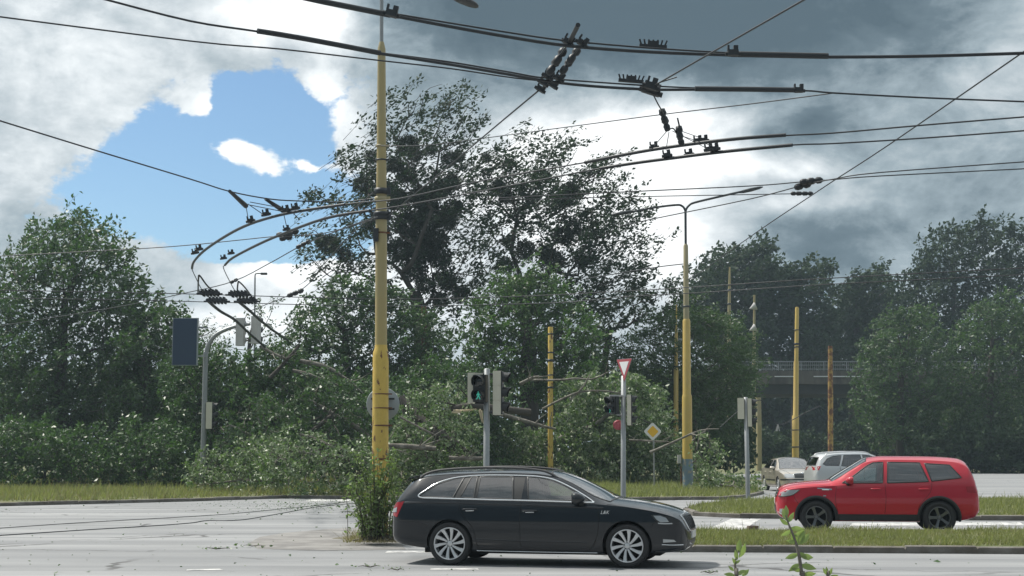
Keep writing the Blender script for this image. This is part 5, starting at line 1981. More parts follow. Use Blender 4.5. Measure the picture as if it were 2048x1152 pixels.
def scatter(poly, gap, nmax=4000):
    xs = [p[0] for p in poly]
    ys = [p[1] for p in poly]
    px = rng.uniform(min(xs), max(xs), nmax)
    py = rng.uniform(min(ys), max(ys), nmax)
    k = in_poly(px, py, poly)
    px, py = px[k], py[k]
    keep = []
    cell = {}
    for x, y in zip(px, py):
        cx, cy = int(x // gap), int(y // gap)
        ok = True
        for i in (-1, 0, 1):
            for j in (-1, 0, 1):
                for (a, b) in cell.get((cx + i, cy + j), ()):
                    if (a - x) ** 2 + (b - y) ** 2 < gap * gap:
                        ok = False
        if ok:
            cell.setdefault((cx, cy), []).append((x, y))
            keep.append((x, y))
    return np.array(keep)


def skeleton(mb, trunk, r_trunk, nodes, r_min=.018, up=0.5, sag=0.0):
    """joins cluster points to the trunk: short links first, thicker where more hangs on them"""
    T = [np.array(p) for p in trunk]
    pos = list(T)
    par = [-1] + list(range(len(T) - 1))
    plen = [0.0]
    for i in range(1, len(T)):
        plen.append(plen[-1] + np.linalg.norm(T[i] - T[i - 1]) * .4)
    order = np.argsort([min(np.linalg.norm(c - t) for t in T) for c in nodes])
    first = len(T)
    for idx in order:
        c = nodes[idx]
        A = np.array(pos)
        d = np.linalg.norm(A - c, axis=1)
        cost = d + .30 * np.array(plen) + up * np.maximum(0, A[:, 2] - c[2] + .2)
        cost[:1] += 5
        b = int(np.argmin(cost))
        pos.append(c)
        par.append(b)
        plen.append(plen[b] + d[b])
    n = len(pos)
    w = np.zeros(n)
    w[first:] = r_min ** 2.2
    for i in range(n - 1, first - 1, -1):
        w[par[i]] += w[i]
    for i in range(first - 1, 0, -1):
        w[par[i]] += w[i]
    rad = w ** (1 / 2.2)
    k = r_trunk / max(rad[0], 1e-6)
    for i in range(first, n):
        a, b = pos[par[i]], pos[i]
        rb = max(r_min, rad[i] * min(1.0, k * 1.2))
        ra = min(rb * 1.5, max(rb, rad[par[i]] * min(1, k)))
        L = np.linalg.norm(b - a)
        m = (a + b) / 2 + np.array([0, 0, -.07 * L]) + rng.normal(size=3) * .05 * L
        mb.tube(curve_pts([a, m, b], 2), [ra, ra * .8 + rb * .2, (ra + rb) / 2, rb, rb][:len(curve_pts([a, m, b], 2))], 6 if rb > .05 else 4, caps=False)
    rr = np.maximum(rad[:first] * k, r_trunk * np.linspace(1, .35, first))
    rr = np.minimum(rr, r_trunk * np.linspace(1.0, .55, first))
    rr[0] = r_trunk * 1.25
    mb.tube([Vector(p) for p in T], list(rr), 12)
    return pos


def twigs_and_leaves(C, ntw, nlf, tl, lsize, wind, spread=.7, droop=0.0, wr=.5, mb=None, tr=.009, clump=.16, leaf_follow=.6, bunch=0):
    """twigs leaving every cluster point, leaves along them; returns leaf vertices"""
    C = np.asarray(C)
    n = len(C)
    base = np.repeat(C, ntw, 0) + rng.normal(size=(n * ntw, 3)) * tl * .22
    if bunch:
        base = base - unit(np.array(wind, float)) * tl * .55
    D = unit(np.array(wind) + rng.normal(size=(n * ntw, 3)) * spread)
    L = tl * rng.uniform(.55, 1.35, (n * ntw, 1))
    bend = unit(np.array(wind) * 1.2 + np.array([0, 0, -droop]) + rng.normal(size=(n * ntw, 3)) * .25)
    if bunch:
        t = np.repeat(rng.uniform(.25, 1.0, (n * ntw, bunch, 1)), -(-nlf // bunch), 1)[:, :nlf]
        t = t + rng.normal(size=t.shape) * .06
    else:
        t = rng.beta(1.6, 1.1, (n * ntw, nlf, 1))
    P = base[:, None] + D[:, None] * L[:, None] * t + (bend - D)[:, None] * L[:, None] * .55 * t * t
    tang = D[:, None] + (bend - D)[:, None] * 1.1 * t
    P = P.reshape(-1, 3) + rng.normal(size=(n * ntw * nlf, 3)) * clump * lsize * 2.2
    LD = unit(tang.reshape(-1, 3)) * leaf_follow + rng.normal(size=P.shape) * .6 + np.array([0, 0, -.25])
    V = leaf_quads(P, LD, lsize * rng.uniform(.65, 1.3, len(P)), wr)
    if mb is not None:
        for i in range(n * ntw):
            b, d, l, e = base[i], D[i], L[i, 0], bend[i]
            q = [b + d * l * s + (e - d) * l * .55 * s * s for s in (0, .5, 1.0)]
            mb.tube([Vector(x) for x in q], [tr, tr * .75, tr * .35], 3, caps=False)
    return V


WIND = (0.62, 0.0, 0.62)


def tree(name, label, cat, foot, Y, trunk_px, r_trunk, poly, gap, depth, ntw, nlf, tl, ls, leaf, bark='bark', wind=WIND, spread=.6, droop=0., wr=.5,
         group=None, mistletoe=(), holes=(), up=.5, twigs=True, tr=.010, clump=.16, thin=0.0, fill=None, follow=.6, rmin=.018, bunch=0, plumes=()):
    b = at(foot[0], foot[1], Y)
    zg = ground_h(b.x, Y)
    root = thing(name, label, cat, (b.x, Y, zg), 0, group)
    pts = scatter(poly, gap)
    for (hx, hy, hr) in holes:
        pts = pts[((pts[:, 0] - hx) ** 2 + (pts[:, 1] - hy) ** 2) > hr * hr]
    for pl in plumes:
        q = curve_pts([(x, y, 0) for x, y in pl], 8)
        acc = 0.0
        L = sum((b_ - a_).length for a_, b_ in zip(q, q[1:]))
        run = 0.0
        ex = []
        for a_, b_ in zip(q, q[1:]):
            run += (b_ - a_).length
            acc += (b_ - a_).length
            if acc > 12:
                acc = 0.0
                w_ = 15 * (1 - .6 * run / L)
                ex.append((b_.x + rng.normal() * w_ * .6, b_.y + rng.normal() * w_ * .4))
        pts = np.concatenate([pts, np.array(ex)])
    if thin:
        pts = pts[rng.uniform(size=len(pts)) > thin]
    C = at_np(pts[:, 0], pts[:, 1], Y + np.clip(rng.normal(size=len(pts)) * depth * .5, -depth, depth))
    C[:, 2] = np.maximum(C[:, 2], zg + .3)
    mb = MB()
    mb.smooth = True
    tp = [(b.x, Y, zg - .05)] + [tuple(at(px, py, Y + (dy[0] if dy else 0))) for px, py, *dy in trunk_px]
    skeleton(mb, [tuple(p) for p in curve_pts(tp, 3)], r_trunk, C, rmin, up)
    V = twigs_and_leaves(C, ntw, nlf, tl, ls, wind, spread, droop, wr, mb if twigs else None, tr, clump, follow, bunch)
    if fill:
        fpoly, fn, fl = fill
        xs = [p[0] for p in fpoly]
        ys = [p[1] for p in fpoly]
        px, py = rng.uniform(min(xs), max(xs), fn * 3), rng.uniform(min(ys), max(ys), fn * 3)
        k = in_poly(px, py, fpoly)
        px, py = px[k][:fn], py[k][:fn]
        Pf = at_np(px, py, Y + rng.uniform(-.3, 1.0, len(px)) * depth)
        Pf[:, 2] = np.maximum(Pf[:, 2], zg + .05)
        V = np.concatenate([V, leaf_quads(Pf, rng.normal(size=Pf.shape), fl * rng.uniform(.7, 1.3, len(Pf)), wr)])
    mb.build('trunk', MAT[bark], root)
    np_quads('crown', V, MAT[leaf], root)
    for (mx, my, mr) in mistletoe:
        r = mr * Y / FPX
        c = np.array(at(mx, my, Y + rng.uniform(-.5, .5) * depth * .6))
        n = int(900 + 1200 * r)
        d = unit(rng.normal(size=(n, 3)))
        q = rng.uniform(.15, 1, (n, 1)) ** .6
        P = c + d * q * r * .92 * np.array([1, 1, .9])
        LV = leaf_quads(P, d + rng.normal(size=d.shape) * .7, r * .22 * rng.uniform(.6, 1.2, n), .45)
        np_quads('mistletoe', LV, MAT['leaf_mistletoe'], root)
    return root


# ---- the two tall wind blown trees full of mistletoe
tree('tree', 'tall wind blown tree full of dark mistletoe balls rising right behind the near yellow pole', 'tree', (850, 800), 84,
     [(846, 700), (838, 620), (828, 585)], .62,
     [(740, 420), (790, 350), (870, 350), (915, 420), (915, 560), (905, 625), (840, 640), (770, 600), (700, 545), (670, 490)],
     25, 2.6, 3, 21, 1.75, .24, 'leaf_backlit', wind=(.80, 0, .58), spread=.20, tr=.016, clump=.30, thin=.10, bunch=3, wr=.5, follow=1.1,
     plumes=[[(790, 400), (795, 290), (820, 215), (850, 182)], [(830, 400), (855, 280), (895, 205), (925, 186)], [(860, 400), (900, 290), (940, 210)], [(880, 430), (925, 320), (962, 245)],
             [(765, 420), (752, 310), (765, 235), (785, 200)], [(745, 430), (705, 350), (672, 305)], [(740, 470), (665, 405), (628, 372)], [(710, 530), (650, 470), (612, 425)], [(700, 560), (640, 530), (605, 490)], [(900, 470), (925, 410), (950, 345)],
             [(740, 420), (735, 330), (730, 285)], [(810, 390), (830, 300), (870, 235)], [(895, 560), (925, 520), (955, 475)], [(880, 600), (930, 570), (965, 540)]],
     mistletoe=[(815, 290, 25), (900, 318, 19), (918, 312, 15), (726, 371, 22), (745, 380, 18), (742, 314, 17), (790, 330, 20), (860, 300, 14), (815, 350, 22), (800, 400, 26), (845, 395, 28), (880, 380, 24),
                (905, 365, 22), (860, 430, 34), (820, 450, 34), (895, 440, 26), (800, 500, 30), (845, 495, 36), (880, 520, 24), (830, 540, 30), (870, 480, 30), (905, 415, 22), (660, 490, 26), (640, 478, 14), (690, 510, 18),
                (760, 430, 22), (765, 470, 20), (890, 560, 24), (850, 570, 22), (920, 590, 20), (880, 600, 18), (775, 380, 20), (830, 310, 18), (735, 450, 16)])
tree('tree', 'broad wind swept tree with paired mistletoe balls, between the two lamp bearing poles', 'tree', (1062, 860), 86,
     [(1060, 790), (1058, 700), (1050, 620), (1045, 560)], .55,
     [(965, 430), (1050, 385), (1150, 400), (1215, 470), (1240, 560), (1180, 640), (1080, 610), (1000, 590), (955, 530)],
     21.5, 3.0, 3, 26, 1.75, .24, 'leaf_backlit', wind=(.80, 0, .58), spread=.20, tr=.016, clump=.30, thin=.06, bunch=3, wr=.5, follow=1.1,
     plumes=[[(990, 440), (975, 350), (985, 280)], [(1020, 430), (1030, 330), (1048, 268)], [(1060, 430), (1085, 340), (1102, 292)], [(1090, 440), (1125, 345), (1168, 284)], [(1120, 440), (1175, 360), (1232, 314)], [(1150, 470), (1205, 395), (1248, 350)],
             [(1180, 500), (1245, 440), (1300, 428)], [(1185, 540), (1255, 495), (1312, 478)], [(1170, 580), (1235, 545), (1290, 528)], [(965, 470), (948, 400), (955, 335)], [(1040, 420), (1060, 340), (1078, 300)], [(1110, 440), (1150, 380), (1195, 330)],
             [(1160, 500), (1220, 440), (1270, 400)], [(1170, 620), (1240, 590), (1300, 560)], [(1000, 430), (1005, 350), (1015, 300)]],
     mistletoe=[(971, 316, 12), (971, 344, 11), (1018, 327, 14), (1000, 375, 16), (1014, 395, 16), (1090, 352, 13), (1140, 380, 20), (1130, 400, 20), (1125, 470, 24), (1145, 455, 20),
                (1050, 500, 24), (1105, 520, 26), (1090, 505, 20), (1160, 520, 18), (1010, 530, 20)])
tree('tree', 'sparse feathery tree with sky showing through, just left of the double arm lamp', 'tree', (1215, 860), 90,
     [(1212, 780), (1210, 720), (1220, 660)], .3,
     [(1180, 640), (1240, 590), (1290, 570), (1330, 550), (1370, 590), (1385, 640), (1340, 650), (1290, 640), (1250, 660), (1220, 720), (1190, 770), (1165, 760), (1160, 700)],
     15, 2.5, 4, 15, 1.1, .23, 'leaf_backlit', spread=.45, thin=.15, tr=.012, bunch=3, wr=.6)
# ---- green middle trees
tree('tree', 'bright bushy green tree standing in front of the tall trees at centre', 'tree', (1050, 860), 79,
     [(1050, 800), (1050, 720), (1055, 660)], .3,
     [(925, 660), (945, 600), (1000, 560), (1060, 548), (1105, 575), (1150, 620), (1182, 660), (1180, 720), (1165, 780), (1080, 800), (1000, 780), (930, 740)],
     15, 2.6, 7, 17, 1.0, .22, 'leaf_green', wind=(.4, 0, .25), spread=.8, tr=.010)
tree('willow_tree', 'dense soft dark green tree behind the double arm lamp, left of the overpass', 'tree', (1340, 905), 86,
     [(1345, 840), (1350, 760), (1352, 700)], .35,
     [(1190, 760), (1215, 700), (1260, 652), (1320, 625), (1400, 612), (1450, 645), (1485, 685), (1500, 725), (1480, 770), (1458, 810), (1450, 860), (1420, 900), (1330, 905), (1230, 900), (1185, 850)],
     15, 3.2, 7, 19, 1.2, .25, 'leaf_willow', wind=(.6, 0, .12), spread=.55, droop=.3, wr=.3, tr=.010)
tree('tree', 'leafy green tree left of the near yellow pole with branches torn on its left side', 'tree', (700, 880), 78,
     [(700, 800), (692, 720), (690, 660)], .3,
     [(565, 670), (590, 625), (640, 590), (690, 565), (745, 580), (800, 600), (850, 640), (900, 690), (880, 760), (800, 790), (700, 800), (600, 780), (545, 730)],
     15, 2.6, 6, 17, 1.0, .22, 'leaf_dark', wind=(.45, 0, .3), spread=.75)
tree('tree', 'thin ragged tree with bare twigs and sky gaps, behind the overhead signal heads', 'tree', (500, 880), 76,
     [(500, 780), (498, 700), (505, 650)], .14,
     [(440, 690), (470, 640), (500, 615), (540, 605), (590, 600), (585, 640), (560, 680), (590, 720), (540, 740), (460, 730)],
     20, 2.0, 3, 8, .8, .18, 'leaf_dark', spread=.7, thin=.25, wind=(.4, 0, .2))
tree('pine_tree', 'small feathery topped tree at the left edge beside the blue board', 'tree', (398, 900), 82,
     [(398, 800), (398, 700)], .14,
     [(370, 720), (385, 660), (420, 645), (440, 660), (425, 690), (450, 720), (440, 760), (380, 770)], 14, 1.5, 4, 9, .8, .16, 'leaf_dark', spread=.55, wind=(.5, 0, .1), wr=.3)
# ---- undergrowth of the left verge
BUSH = 'bushes and low trees behind the left verge'
for k, (lab, foot, Y, poly, g) in enumerate((
    ('dark dense bush behind the left signal post, at the far left of the photograph', (420, 950), 71, [(330, 730), (400, 700), (470, 720), (500, 780), (505, 940), (430, 962), (330, 960)], 15),
    ('dark dense bush right of the left signal post with a dry pale grass edge', (545, 950), 70, [(470, 760), (520, 700), (590, 720), (620, 780), (625, 930), (560, 955), (470, 955)], 15),
    ('shadowy bush directly left of the near yellow pole', (690, 950), 71, [(590, 790), (640, 760), (740, 770), (790, 800), (800, 940), (700, 950), (590, 945)], 15),
    ('shadowy bush behind the broken trunk stub, right of the near yellow pole', (860, 940), 72, [(770, 780), (850, 740), (940, 740), (1010, 780), (1010, 930), (880, 945), (770, 940)], 15))):
    tree('bush', lab, 'bush', foot, Y, [(foot[0], foot[1] - 60), (foot[0] + 5, foot[1] - 110)], .10, poly, g, 1.8, 7, 16, .75, .19, 'leaf_dark', wind=(.3, 0, .3), spread=.9, group=BUSH, tr=.007)
# ---- scrub in the shade of the overpass
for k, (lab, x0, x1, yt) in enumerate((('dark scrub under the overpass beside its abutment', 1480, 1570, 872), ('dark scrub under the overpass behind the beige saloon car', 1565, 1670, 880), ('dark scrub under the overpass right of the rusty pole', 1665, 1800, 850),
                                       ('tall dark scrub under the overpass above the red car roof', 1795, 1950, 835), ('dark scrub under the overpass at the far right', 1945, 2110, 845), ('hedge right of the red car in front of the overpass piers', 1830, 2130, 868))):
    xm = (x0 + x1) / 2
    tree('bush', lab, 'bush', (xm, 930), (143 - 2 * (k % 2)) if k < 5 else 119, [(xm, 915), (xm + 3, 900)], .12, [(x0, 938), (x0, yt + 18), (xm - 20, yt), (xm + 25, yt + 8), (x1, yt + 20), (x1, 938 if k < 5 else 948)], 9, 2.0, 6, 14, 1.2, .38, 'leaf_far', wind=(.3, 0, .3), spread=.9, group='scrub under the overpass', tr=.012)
for lab, foot, Y, top, poly in (
    ('full green tree standing before the overpass above the red car roof', (1800, 935), 122, [(1800, 840), (1802, 760), (1805, 700)], [(1700, 800), (1715, 700), (1760, 640), (1830, 625), (1880, 680), (1890, 800), (1860, 900), (1740, 900)]),
    ('full green tree standing before the overpass at the far right', (1980, 935), 124, [(1980, 840), (1982, 740), (1985, 680)], [(1870, 820), (1890, 700), (1940, 620), (2010, 600), (2080, 660), (2110, 780), (2080, 900), (1900, 905)])):
    tree('tree', lab, 'tree', foot, Y, top, .35, poly, 15, 3.2, 6, 16, 1.5, .33, 'leaf_willow', wind=(.5, 0, .3), spread=.65, group='trees before the overpass', wr=.45)
# ---- beyond the picture's clear middle: the verge goes on to both sides
SIDE = 'trees along the verge to the sides'
for lab, foot, Y, top, poly in (
    ('large dark tree at the far left beyond the blue board', (120, 930), 80, [(120, 800), (125, 680), (130, 600)], [(-60, 700), (-20, 560), (60, 470), (150, 440), (230, 490), (270, 580), (285, 700), (260, 880), (0, 900)]),
    ('round dark tree left of the blue board, lower than the tree beside it', (290, 930), 78, [(290, 820), (292, 720)], [(215, 760), (240, 660), (300, 610), (345, 640), (372, 720), (380, 880), (300, 920), (220, 900)]),
    ('tall dark tree at the far right behind the overpass end', (1900, 930), 172, [(1900, 780), (1905, 650), (1910, 560)], [(1780, 720), (1800, 560), (1860, 480), (1950, 450), (2050, 480), (2110, 600), (2100, 760), (1950, 800), (1800, 800)])):
    tree('tree', lab, 'tree', foot, Y, top, .4, poly, 17 if Y < 100 else 15, 3.2, 7, 16, 1.1 if Y < 100 else 1.9, .25 if Y < 100 else .5, 'leaf_dark' if Y < 100 else 'leaf_far', spread=.6, group=SIDE)
# ---- trees beyond the overpass
FAR = 'trees beyond the overpass'
for lab, foot, Y, top, poly, th in (
    ('dark wind blown tree beyond the overpass, nearest the double arm lamp', (1440, 920), 165, [(1440, 760), (1445, 650), (1450, 590)], [(1375, 640), (1385, 560), (1420, 515), (1460, 505), (1500, 490), (1535, 495), (1545, 540), (1530, 620), (1520, 700), (1500, 740), (1400, 700)], .05),
    ('dark wind blown tree beyond the overpass with bare whips at its top', (1590, 920), 168, [(1590, 780), (1590, 690), (1592, 620)], [(1530, 560), (1560, 545), (1600, 530), (1650, 522), (1655, 550), (1640, 600), (1660, 640), (1655, 730), (1560, 740), (1510, 720), (1515, 620)], .12),
    ('dark tree beyond the overpass at the right edge of the photograph', (1710, 920), 175, [(1710, 800), (1712, 700), (1715, 650)], [(1640, 680), (1660, 610), (1700, 560), (1760, 550), (1800, 600), (1810, 740), (1640, 745)], .05)):
    tree('tree', lab, 'tree', foot, Y, top, .5, poly, 13, 5.0, 7, 20, 2.6, .50, 'leaf_far', wind=(.80, 0, .5), spread=.26, group=FAR, thin=th, tr=.02, rmin=.03, bunch=4, wr=.6)
# the shaded far wood that closes the view low down
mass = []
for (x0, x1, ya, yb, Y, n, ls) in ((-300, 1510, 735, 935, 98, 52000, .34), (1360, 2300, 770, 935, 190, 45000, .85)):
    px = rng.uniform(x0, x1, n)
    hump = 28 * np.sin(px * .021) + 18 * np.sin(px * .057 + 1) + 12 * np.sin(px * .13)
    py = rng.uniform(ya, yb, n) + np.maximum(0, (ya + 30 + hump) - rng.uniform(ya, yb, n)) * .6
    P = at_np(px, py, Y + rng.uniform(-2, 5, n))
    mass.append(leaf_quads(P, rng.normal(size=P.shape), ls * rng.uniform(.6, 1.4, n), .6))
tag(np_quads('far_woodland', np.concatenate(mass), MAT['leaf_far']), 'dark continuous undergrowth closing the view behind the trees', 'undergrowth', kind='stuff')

def side_twigs(mb, P, r0, n):
    """broken stubs and thin side branches growing from a limb"""
    for k in range(n):
        i = random.randrange(1, len(P) - 1)
        ax = (P[i + 1] - P[i - 1]).normalized()
        d = (ax * random.uniform(.2, .9) + Vector((random.uniform(-.5, .5), random.uniform(-.8, .2), random.uniform(-.3, 1)))).normalized()
        L = random.uniform(.25, 1.5) * (.5 + 4 * min(r0, .12))
        q = [P[i], P[i] + d * L * .5 + Vector((0, 0, random.uniform(-.05, .06))) * L, P[i] + d * L + Vector((random.uniform(-.1, .1), 0, random.uniform(-.15, .15))) * L]
        mb.tube(curve_pts(q, 3), [r0 * .32, r0 * .28, r0 * .24, r0 * .2, r0 * .16, r0 * .12, r0 * .06], 6)


# ---- the fallen tree
def fallen(label, foot, Y, poly, gap, depth, n1, n2, tl, ls, leaf='leaf_fallen', limbs=(), wind=(.5, -.3, .1), spread=.9, name='fallen_tree', cat='fallen tree', rt=.12, fill=None):
    b = at(foot[0], foot[1], Y)
    root = thing(name, label, cat, (b.x, Y, 0.1), 0)
    pts = scatter(poly, gap)
    C = at_np(pts[:, 0], pts[:, 1], Y + rng.uniform(-1, 1, len(pts)) * depth)
    C[:, 2] = np.maximum(C[:, 2], .18)
    mb = MB()
    mb.smooth = True
    skeleton(mb, [tuple(p) for p in curve_pts([at(*q) for q in limbs[0]], 3)], rt, C, .011, .1)
    for lb in limbs[1:]:
        ml = MB()
        ml.smooth = True
        P = curve_pts([at(*q[:3]) for q in lb[1:]], 4)
        ml.tube(P, [lb[0] * (1 - .5 * i / len(P)) * random.uniform(.9, 1.1) for i in range(len(P))], 8)
        side_twigs(ml, P, lb[0], 4)
        ml.build('limb', MAT['bark_pale'], root)
    V = twigs_and_leaves(C, n1, n2, tl, ls, wind, spread, .5, .52, mb, .006, .2, .5)
    V[:, 2] = np.maximum(V[:, 2], .115 + .03 * rng.uniform(size=len(V)))
    mb.build('trunk', MAT['bark_pale'], root)
    np_quads('crown', V, MAT[leaf], root)
    return root


fallen('fallen tree crown with pale leaf undersides behind the car and give way sign', (1180, 960), 74,
       [(985, 880), (1010, 852), (1060, 860), (1110, 852), (1122, 765), (1170, 750), (1255, 745), (1310, 775), (1332, 815), (1325, 855), (1350, 885), (1385, 890), (1395, 930), (1390, 970), (1300, 975), (1000, 985), (955, 985), (950, 940)],
       12, 2.0, 5, 16, .7, .21, limbs=[[(960, 930, 75), (1030, 905, 74), (1110, 880, 74), (1190, 850, 74), (1250, 800, 74)],
       (.11, (1000, 828, 71), (1050, 842, 71), (1085, 852, 71), (1112, 858, 71)), (.06, (1060, 760, 71.5), (1120, 760, 71), (1150, 757, 71), (1185, 758, 71), (1215, 745, 71)),
       (.06, (1085, 818, 70.6), (1120, 800, 70.5), (1160, 784, 70.5), (1210, 782, 70.5), (1250, 790, 71)), (.05, (1140, 800, 70.5), (1165, 775, 70.5), (1180, 748, 70.5))], rt=.18)
fallen('fallen tree crown spilling over the verge kerb left of the near yellow pole', (650, 985), 56,
       [(515, 905), (560, 868), (640, 868), (690, 890), (740, 880), (790, 860), (800, 950), (790, 998), (700, 1003), (600, 1003), (560, 985), (520, 950)],
       14, 1.5, 4, 13, .5, .15, limbs=[[(800, 930, 57), (740, 925, 57), (680, 915, 57), (620, 905, 57), (570, 900, 57)],
       (.035, (600, 868, 56), (640, 880, 56), (672, 898, 56)), (.045, (610, 905, 55.8), (640, 912, 55.8), (660, 925, 55.8))], rt=.15)
fallen('fallen tree crown heaped between the near yellow pole and the pedestrian signal', (870, 975), 57,
       [(790, 800), (830, 775), (880, 765), (930, 790), (945, 850), (955, 985), (800, 990), (785, 900)],
       14, 1.5, 4, 13, .5, .15, leaf='leaf_fallen', limbs=[[(790, 940, 58), (830, 915, 58), (880, 890, 58), (920, 850, 58)],
       (.03, (800, 835, 55.6), (835, 852, 55.6), (870, 870, 55.6)), (.04, (790, 905, 55.6), (830, 898, 55.6), (870, 888, 55.6))], rt=.14)
fallen('torn crown hanging among bare limbs left of the near yellow pole, above the verge', (690, 960), 67,
       [(545, 790), (590, 750), (650, 745), (720, 775), (785, 800), (790, 880), (720, 900), (640, 880), (560, 860)],
       15, 1.8, 4, 13, .7, .18, leaf='leaf_dark', limbs=[[(760, 900, 68), (720, 860, 68), (670, 830, 68), (620, 800, 68)]], rt=.14)
fallen('low leafy fallen branches along the verge grass at the left signal post', (440, 985), 60,
       [(370, 930), (400, 900), (450, 915), (480, 880), (540, 870), (570, 960), (545, 988), (440, 990), (375, 990)],
       14, 1.6, 4, 13, .55, .16, leaf='leaf_fallen', limbs=[[(560, 965, 60), (500, 960, 60), (440, 965, 60), (400, 970, 60)]], rt=.06, name='leafy_branch', cat='branch')
fallen('leafy fallen crown heaped against the dark bushes right of the left signal post', (490, 970), 65,
       [(425, 880), (440, 830), (480, 800), (530, 790), (575, 830), (580, 920), (540, 960), (440, 965)],
       15, 1.7, 4, 13, .65, .175, leaf='leaf_dark', limbs=[[(590, 930, 66), (550, 900, 66), (500, 870, 66), (460, 850, 66)]], rt=.1)
for lab_, fx_, pl_ in (('low leafy bush at the kerb on the far left', 90, [(-60, 985), (-60, 890), (10, 850), (100, 865), (190, 880), (215, 985)]), ('low leafy bush at the kerb left of the left signal post', 290, [(195, 985), (200, 880), (270, 850), (340, 870), (385, 900), (385, 985)])):
    tree('bush', lab_, 'bush', (fx_, 975), 68, [(fx_, 940), (fx_ + 4, 910)], .08, pl_, 15, 1.8, 6, 15, .75, .19, 'leaf_dark', wind=(.3, 0, .3), spread=.9, group=BUSH, tr=.007)
fallen('low heap of fallen leafy branches beside the beige saloon car', (1480, 975), 62,
       [(1395, 960), (1420, 948), (1470, 950), (1500, 958), (1515, 970), (1522, 984), (1505, 990), (1480, 990), (1400, 985)],
       11, 2.5, 4, 12, .45, .15, limbs=[[(1400, 972, 62), (1440, 970, 62), (1480, 976, 62), (1510, 982, 62)]], rt=.06, name='leafy_branch', cat='branch')
fallen('broken leafy branch leaning against the blue foot of the double arm lamp', (1400, 960), 61,
       [(1385, 890), (1400, 870), (1430, 880), (1445, 900), (1430, 930), (1440, 965), (1390, 975)], 13, 1.0, 3, 10, .45, .14,
       limbs=[[(1300, 905, 61), (1345, 885, 61), (1400, 861, 61), (1438, 858, 61)], (.035, (1385, 882, 60.8), (1400, 868, 60.8), (1412, 862, 60.8)), (.03, (1384, 926, 60.8), (1394, 918, 60.8), (1402, 908, 60.8))], rt=.055, name='leafy_branch', cat='branch')


def log(label, pts, r0, r1, m='bark_pale', raw=(), name='broken_branch', group='broken branches in the wreckage'):
    P = curve_pts([at(*p) for p in pts], 4)
    root = thing(name, label, 'branch', (P[0].x, P[0].y, max(.1, P[0].z)), 0, group)
    mb = MB()
    mb.tube(P, [r0 + (r1 - r0) * i / (len(P) - 1) + random.uniform(-.05, .05) * r0 for i in range(len(P))], 10)
    side_twigs(mb, P, r0, 5)
    mb.build('limb', MAT[m], root)
    for q in raw:
        mb = MB()
        A = at(*q[0])
        B = at(*q[1])
        for k in range(6):
            d = Vector((random.uniform(-.05, .05), random.uniform(-.06, .02), random.uniform(-.05, .05)))
            mb.tube([A + d, A.lerp(B, random.uniform(.6, 1.0)) + d * .7], [.035, .006], 5)
        mb.build('splintered_wood', MAT['raw_wood'], root)


log('pale horizontal log low beside the near yellow pole', [(760, 893, 55), (800, 892, 55), (872, 897, 55)], .10, .085)
log('thick dark trunk slanting down through the foliage right of the near yellow pole', [(800, 800, 58.5), (850, 850, 58), (905, 888, 57.5), (930, 910, 57.5)], .26, .22, 'bark')
log('pale log lying just left of the pedestrian signal post', [(898, 916, 55), (930, 917, 55), (965, 917, 55)], .085, .07)
log('snapped dark trunk end with white splintered wood behind the pedestrian signal', [(1060, 825, 58), (1000, 818, 57.5), (950, 812, 57), (905, 818, 56.5)], .15, .13, 'bark', [((912, 822, 56.4), (955, 818, 56.4)), ((905, 823, 56.3), (925, 824, 56.3)), ((960, 820, 56.4), (966, 850, 56.4))])
log('thin pale pole like branch slanting right of the near yellow pole', [(800, 834, 54.8), (836, 853, 54.8), (872, 871, 54.8)], .04, .03)
log('long curved bare limb high in the torn tree, left of the near yellow pole', [(585, 742, 68), (615, 748, 68), (647, 761, 68), (690, 775, 68)], .10, .05)
log('broken limb with peeled bark slanting down towards the near yellow pole', [(600, 722, 67.5), (650, 733, 67.5), (690, 757, 67.5), (725, 787, 67.5)], .11, .06)
log('short pale torn limb above the broken left branches', [(520, 692, 68), (545, 706, 68), (575, 719, 68)], .08, .05)
log('dark forked limb standing in the torn left tree', [(540, 756, 68), (560, 735, 68), (580, 712, 68), (600, 690, 68)], .10, .05, 'bark')
log('dark limb arching through the left undergrowth', [(610, 875, 66), (640, 850, 66), (665, 832, 66), (660, 870, 66), (658, 900, 66)], .11, .06, 'bark')
log('pale torn limb sticking out beside the short banded pole', [(1040, 768, 66), (1062, 757, 66), (1078, 753, 66)], .09, .05, 'bark_pale')
log('pale horizontal branch behind the yellow diamond sign', [(1258, 880, 70.5), (1300, 882, 70.5), (1338, 884, 70.5)], .05, .04)

# bare wind torn whips on the tree tops
for (lab, px, Y) in (('bare whip sticking out above the tree at the near pole', [(838, 235), (845, 205), (855, 180), (872, 172), (885, 168)], 83.5),
                     ('bare whip leaning right over the far tree tops, left one', [(1540, 545), (1548, 520), (1556, 505), (1560, 490)], 168),
                     ('bare whip leaning right over the far tree tops, right one', [(1556, 545), (1564, 522), (1573, 500)], 168)):
    P = curve_pts([at(x, y, Y) for x, y in px], 4)
    mb = MB()
    mb.tube(P, list(np.linspace(.03, .008, len(P))), 5)
    tag(mb.build('bare_branch', MAT['bark'], None, P[0]), lab, 'branch', 'bare whips of the trees')


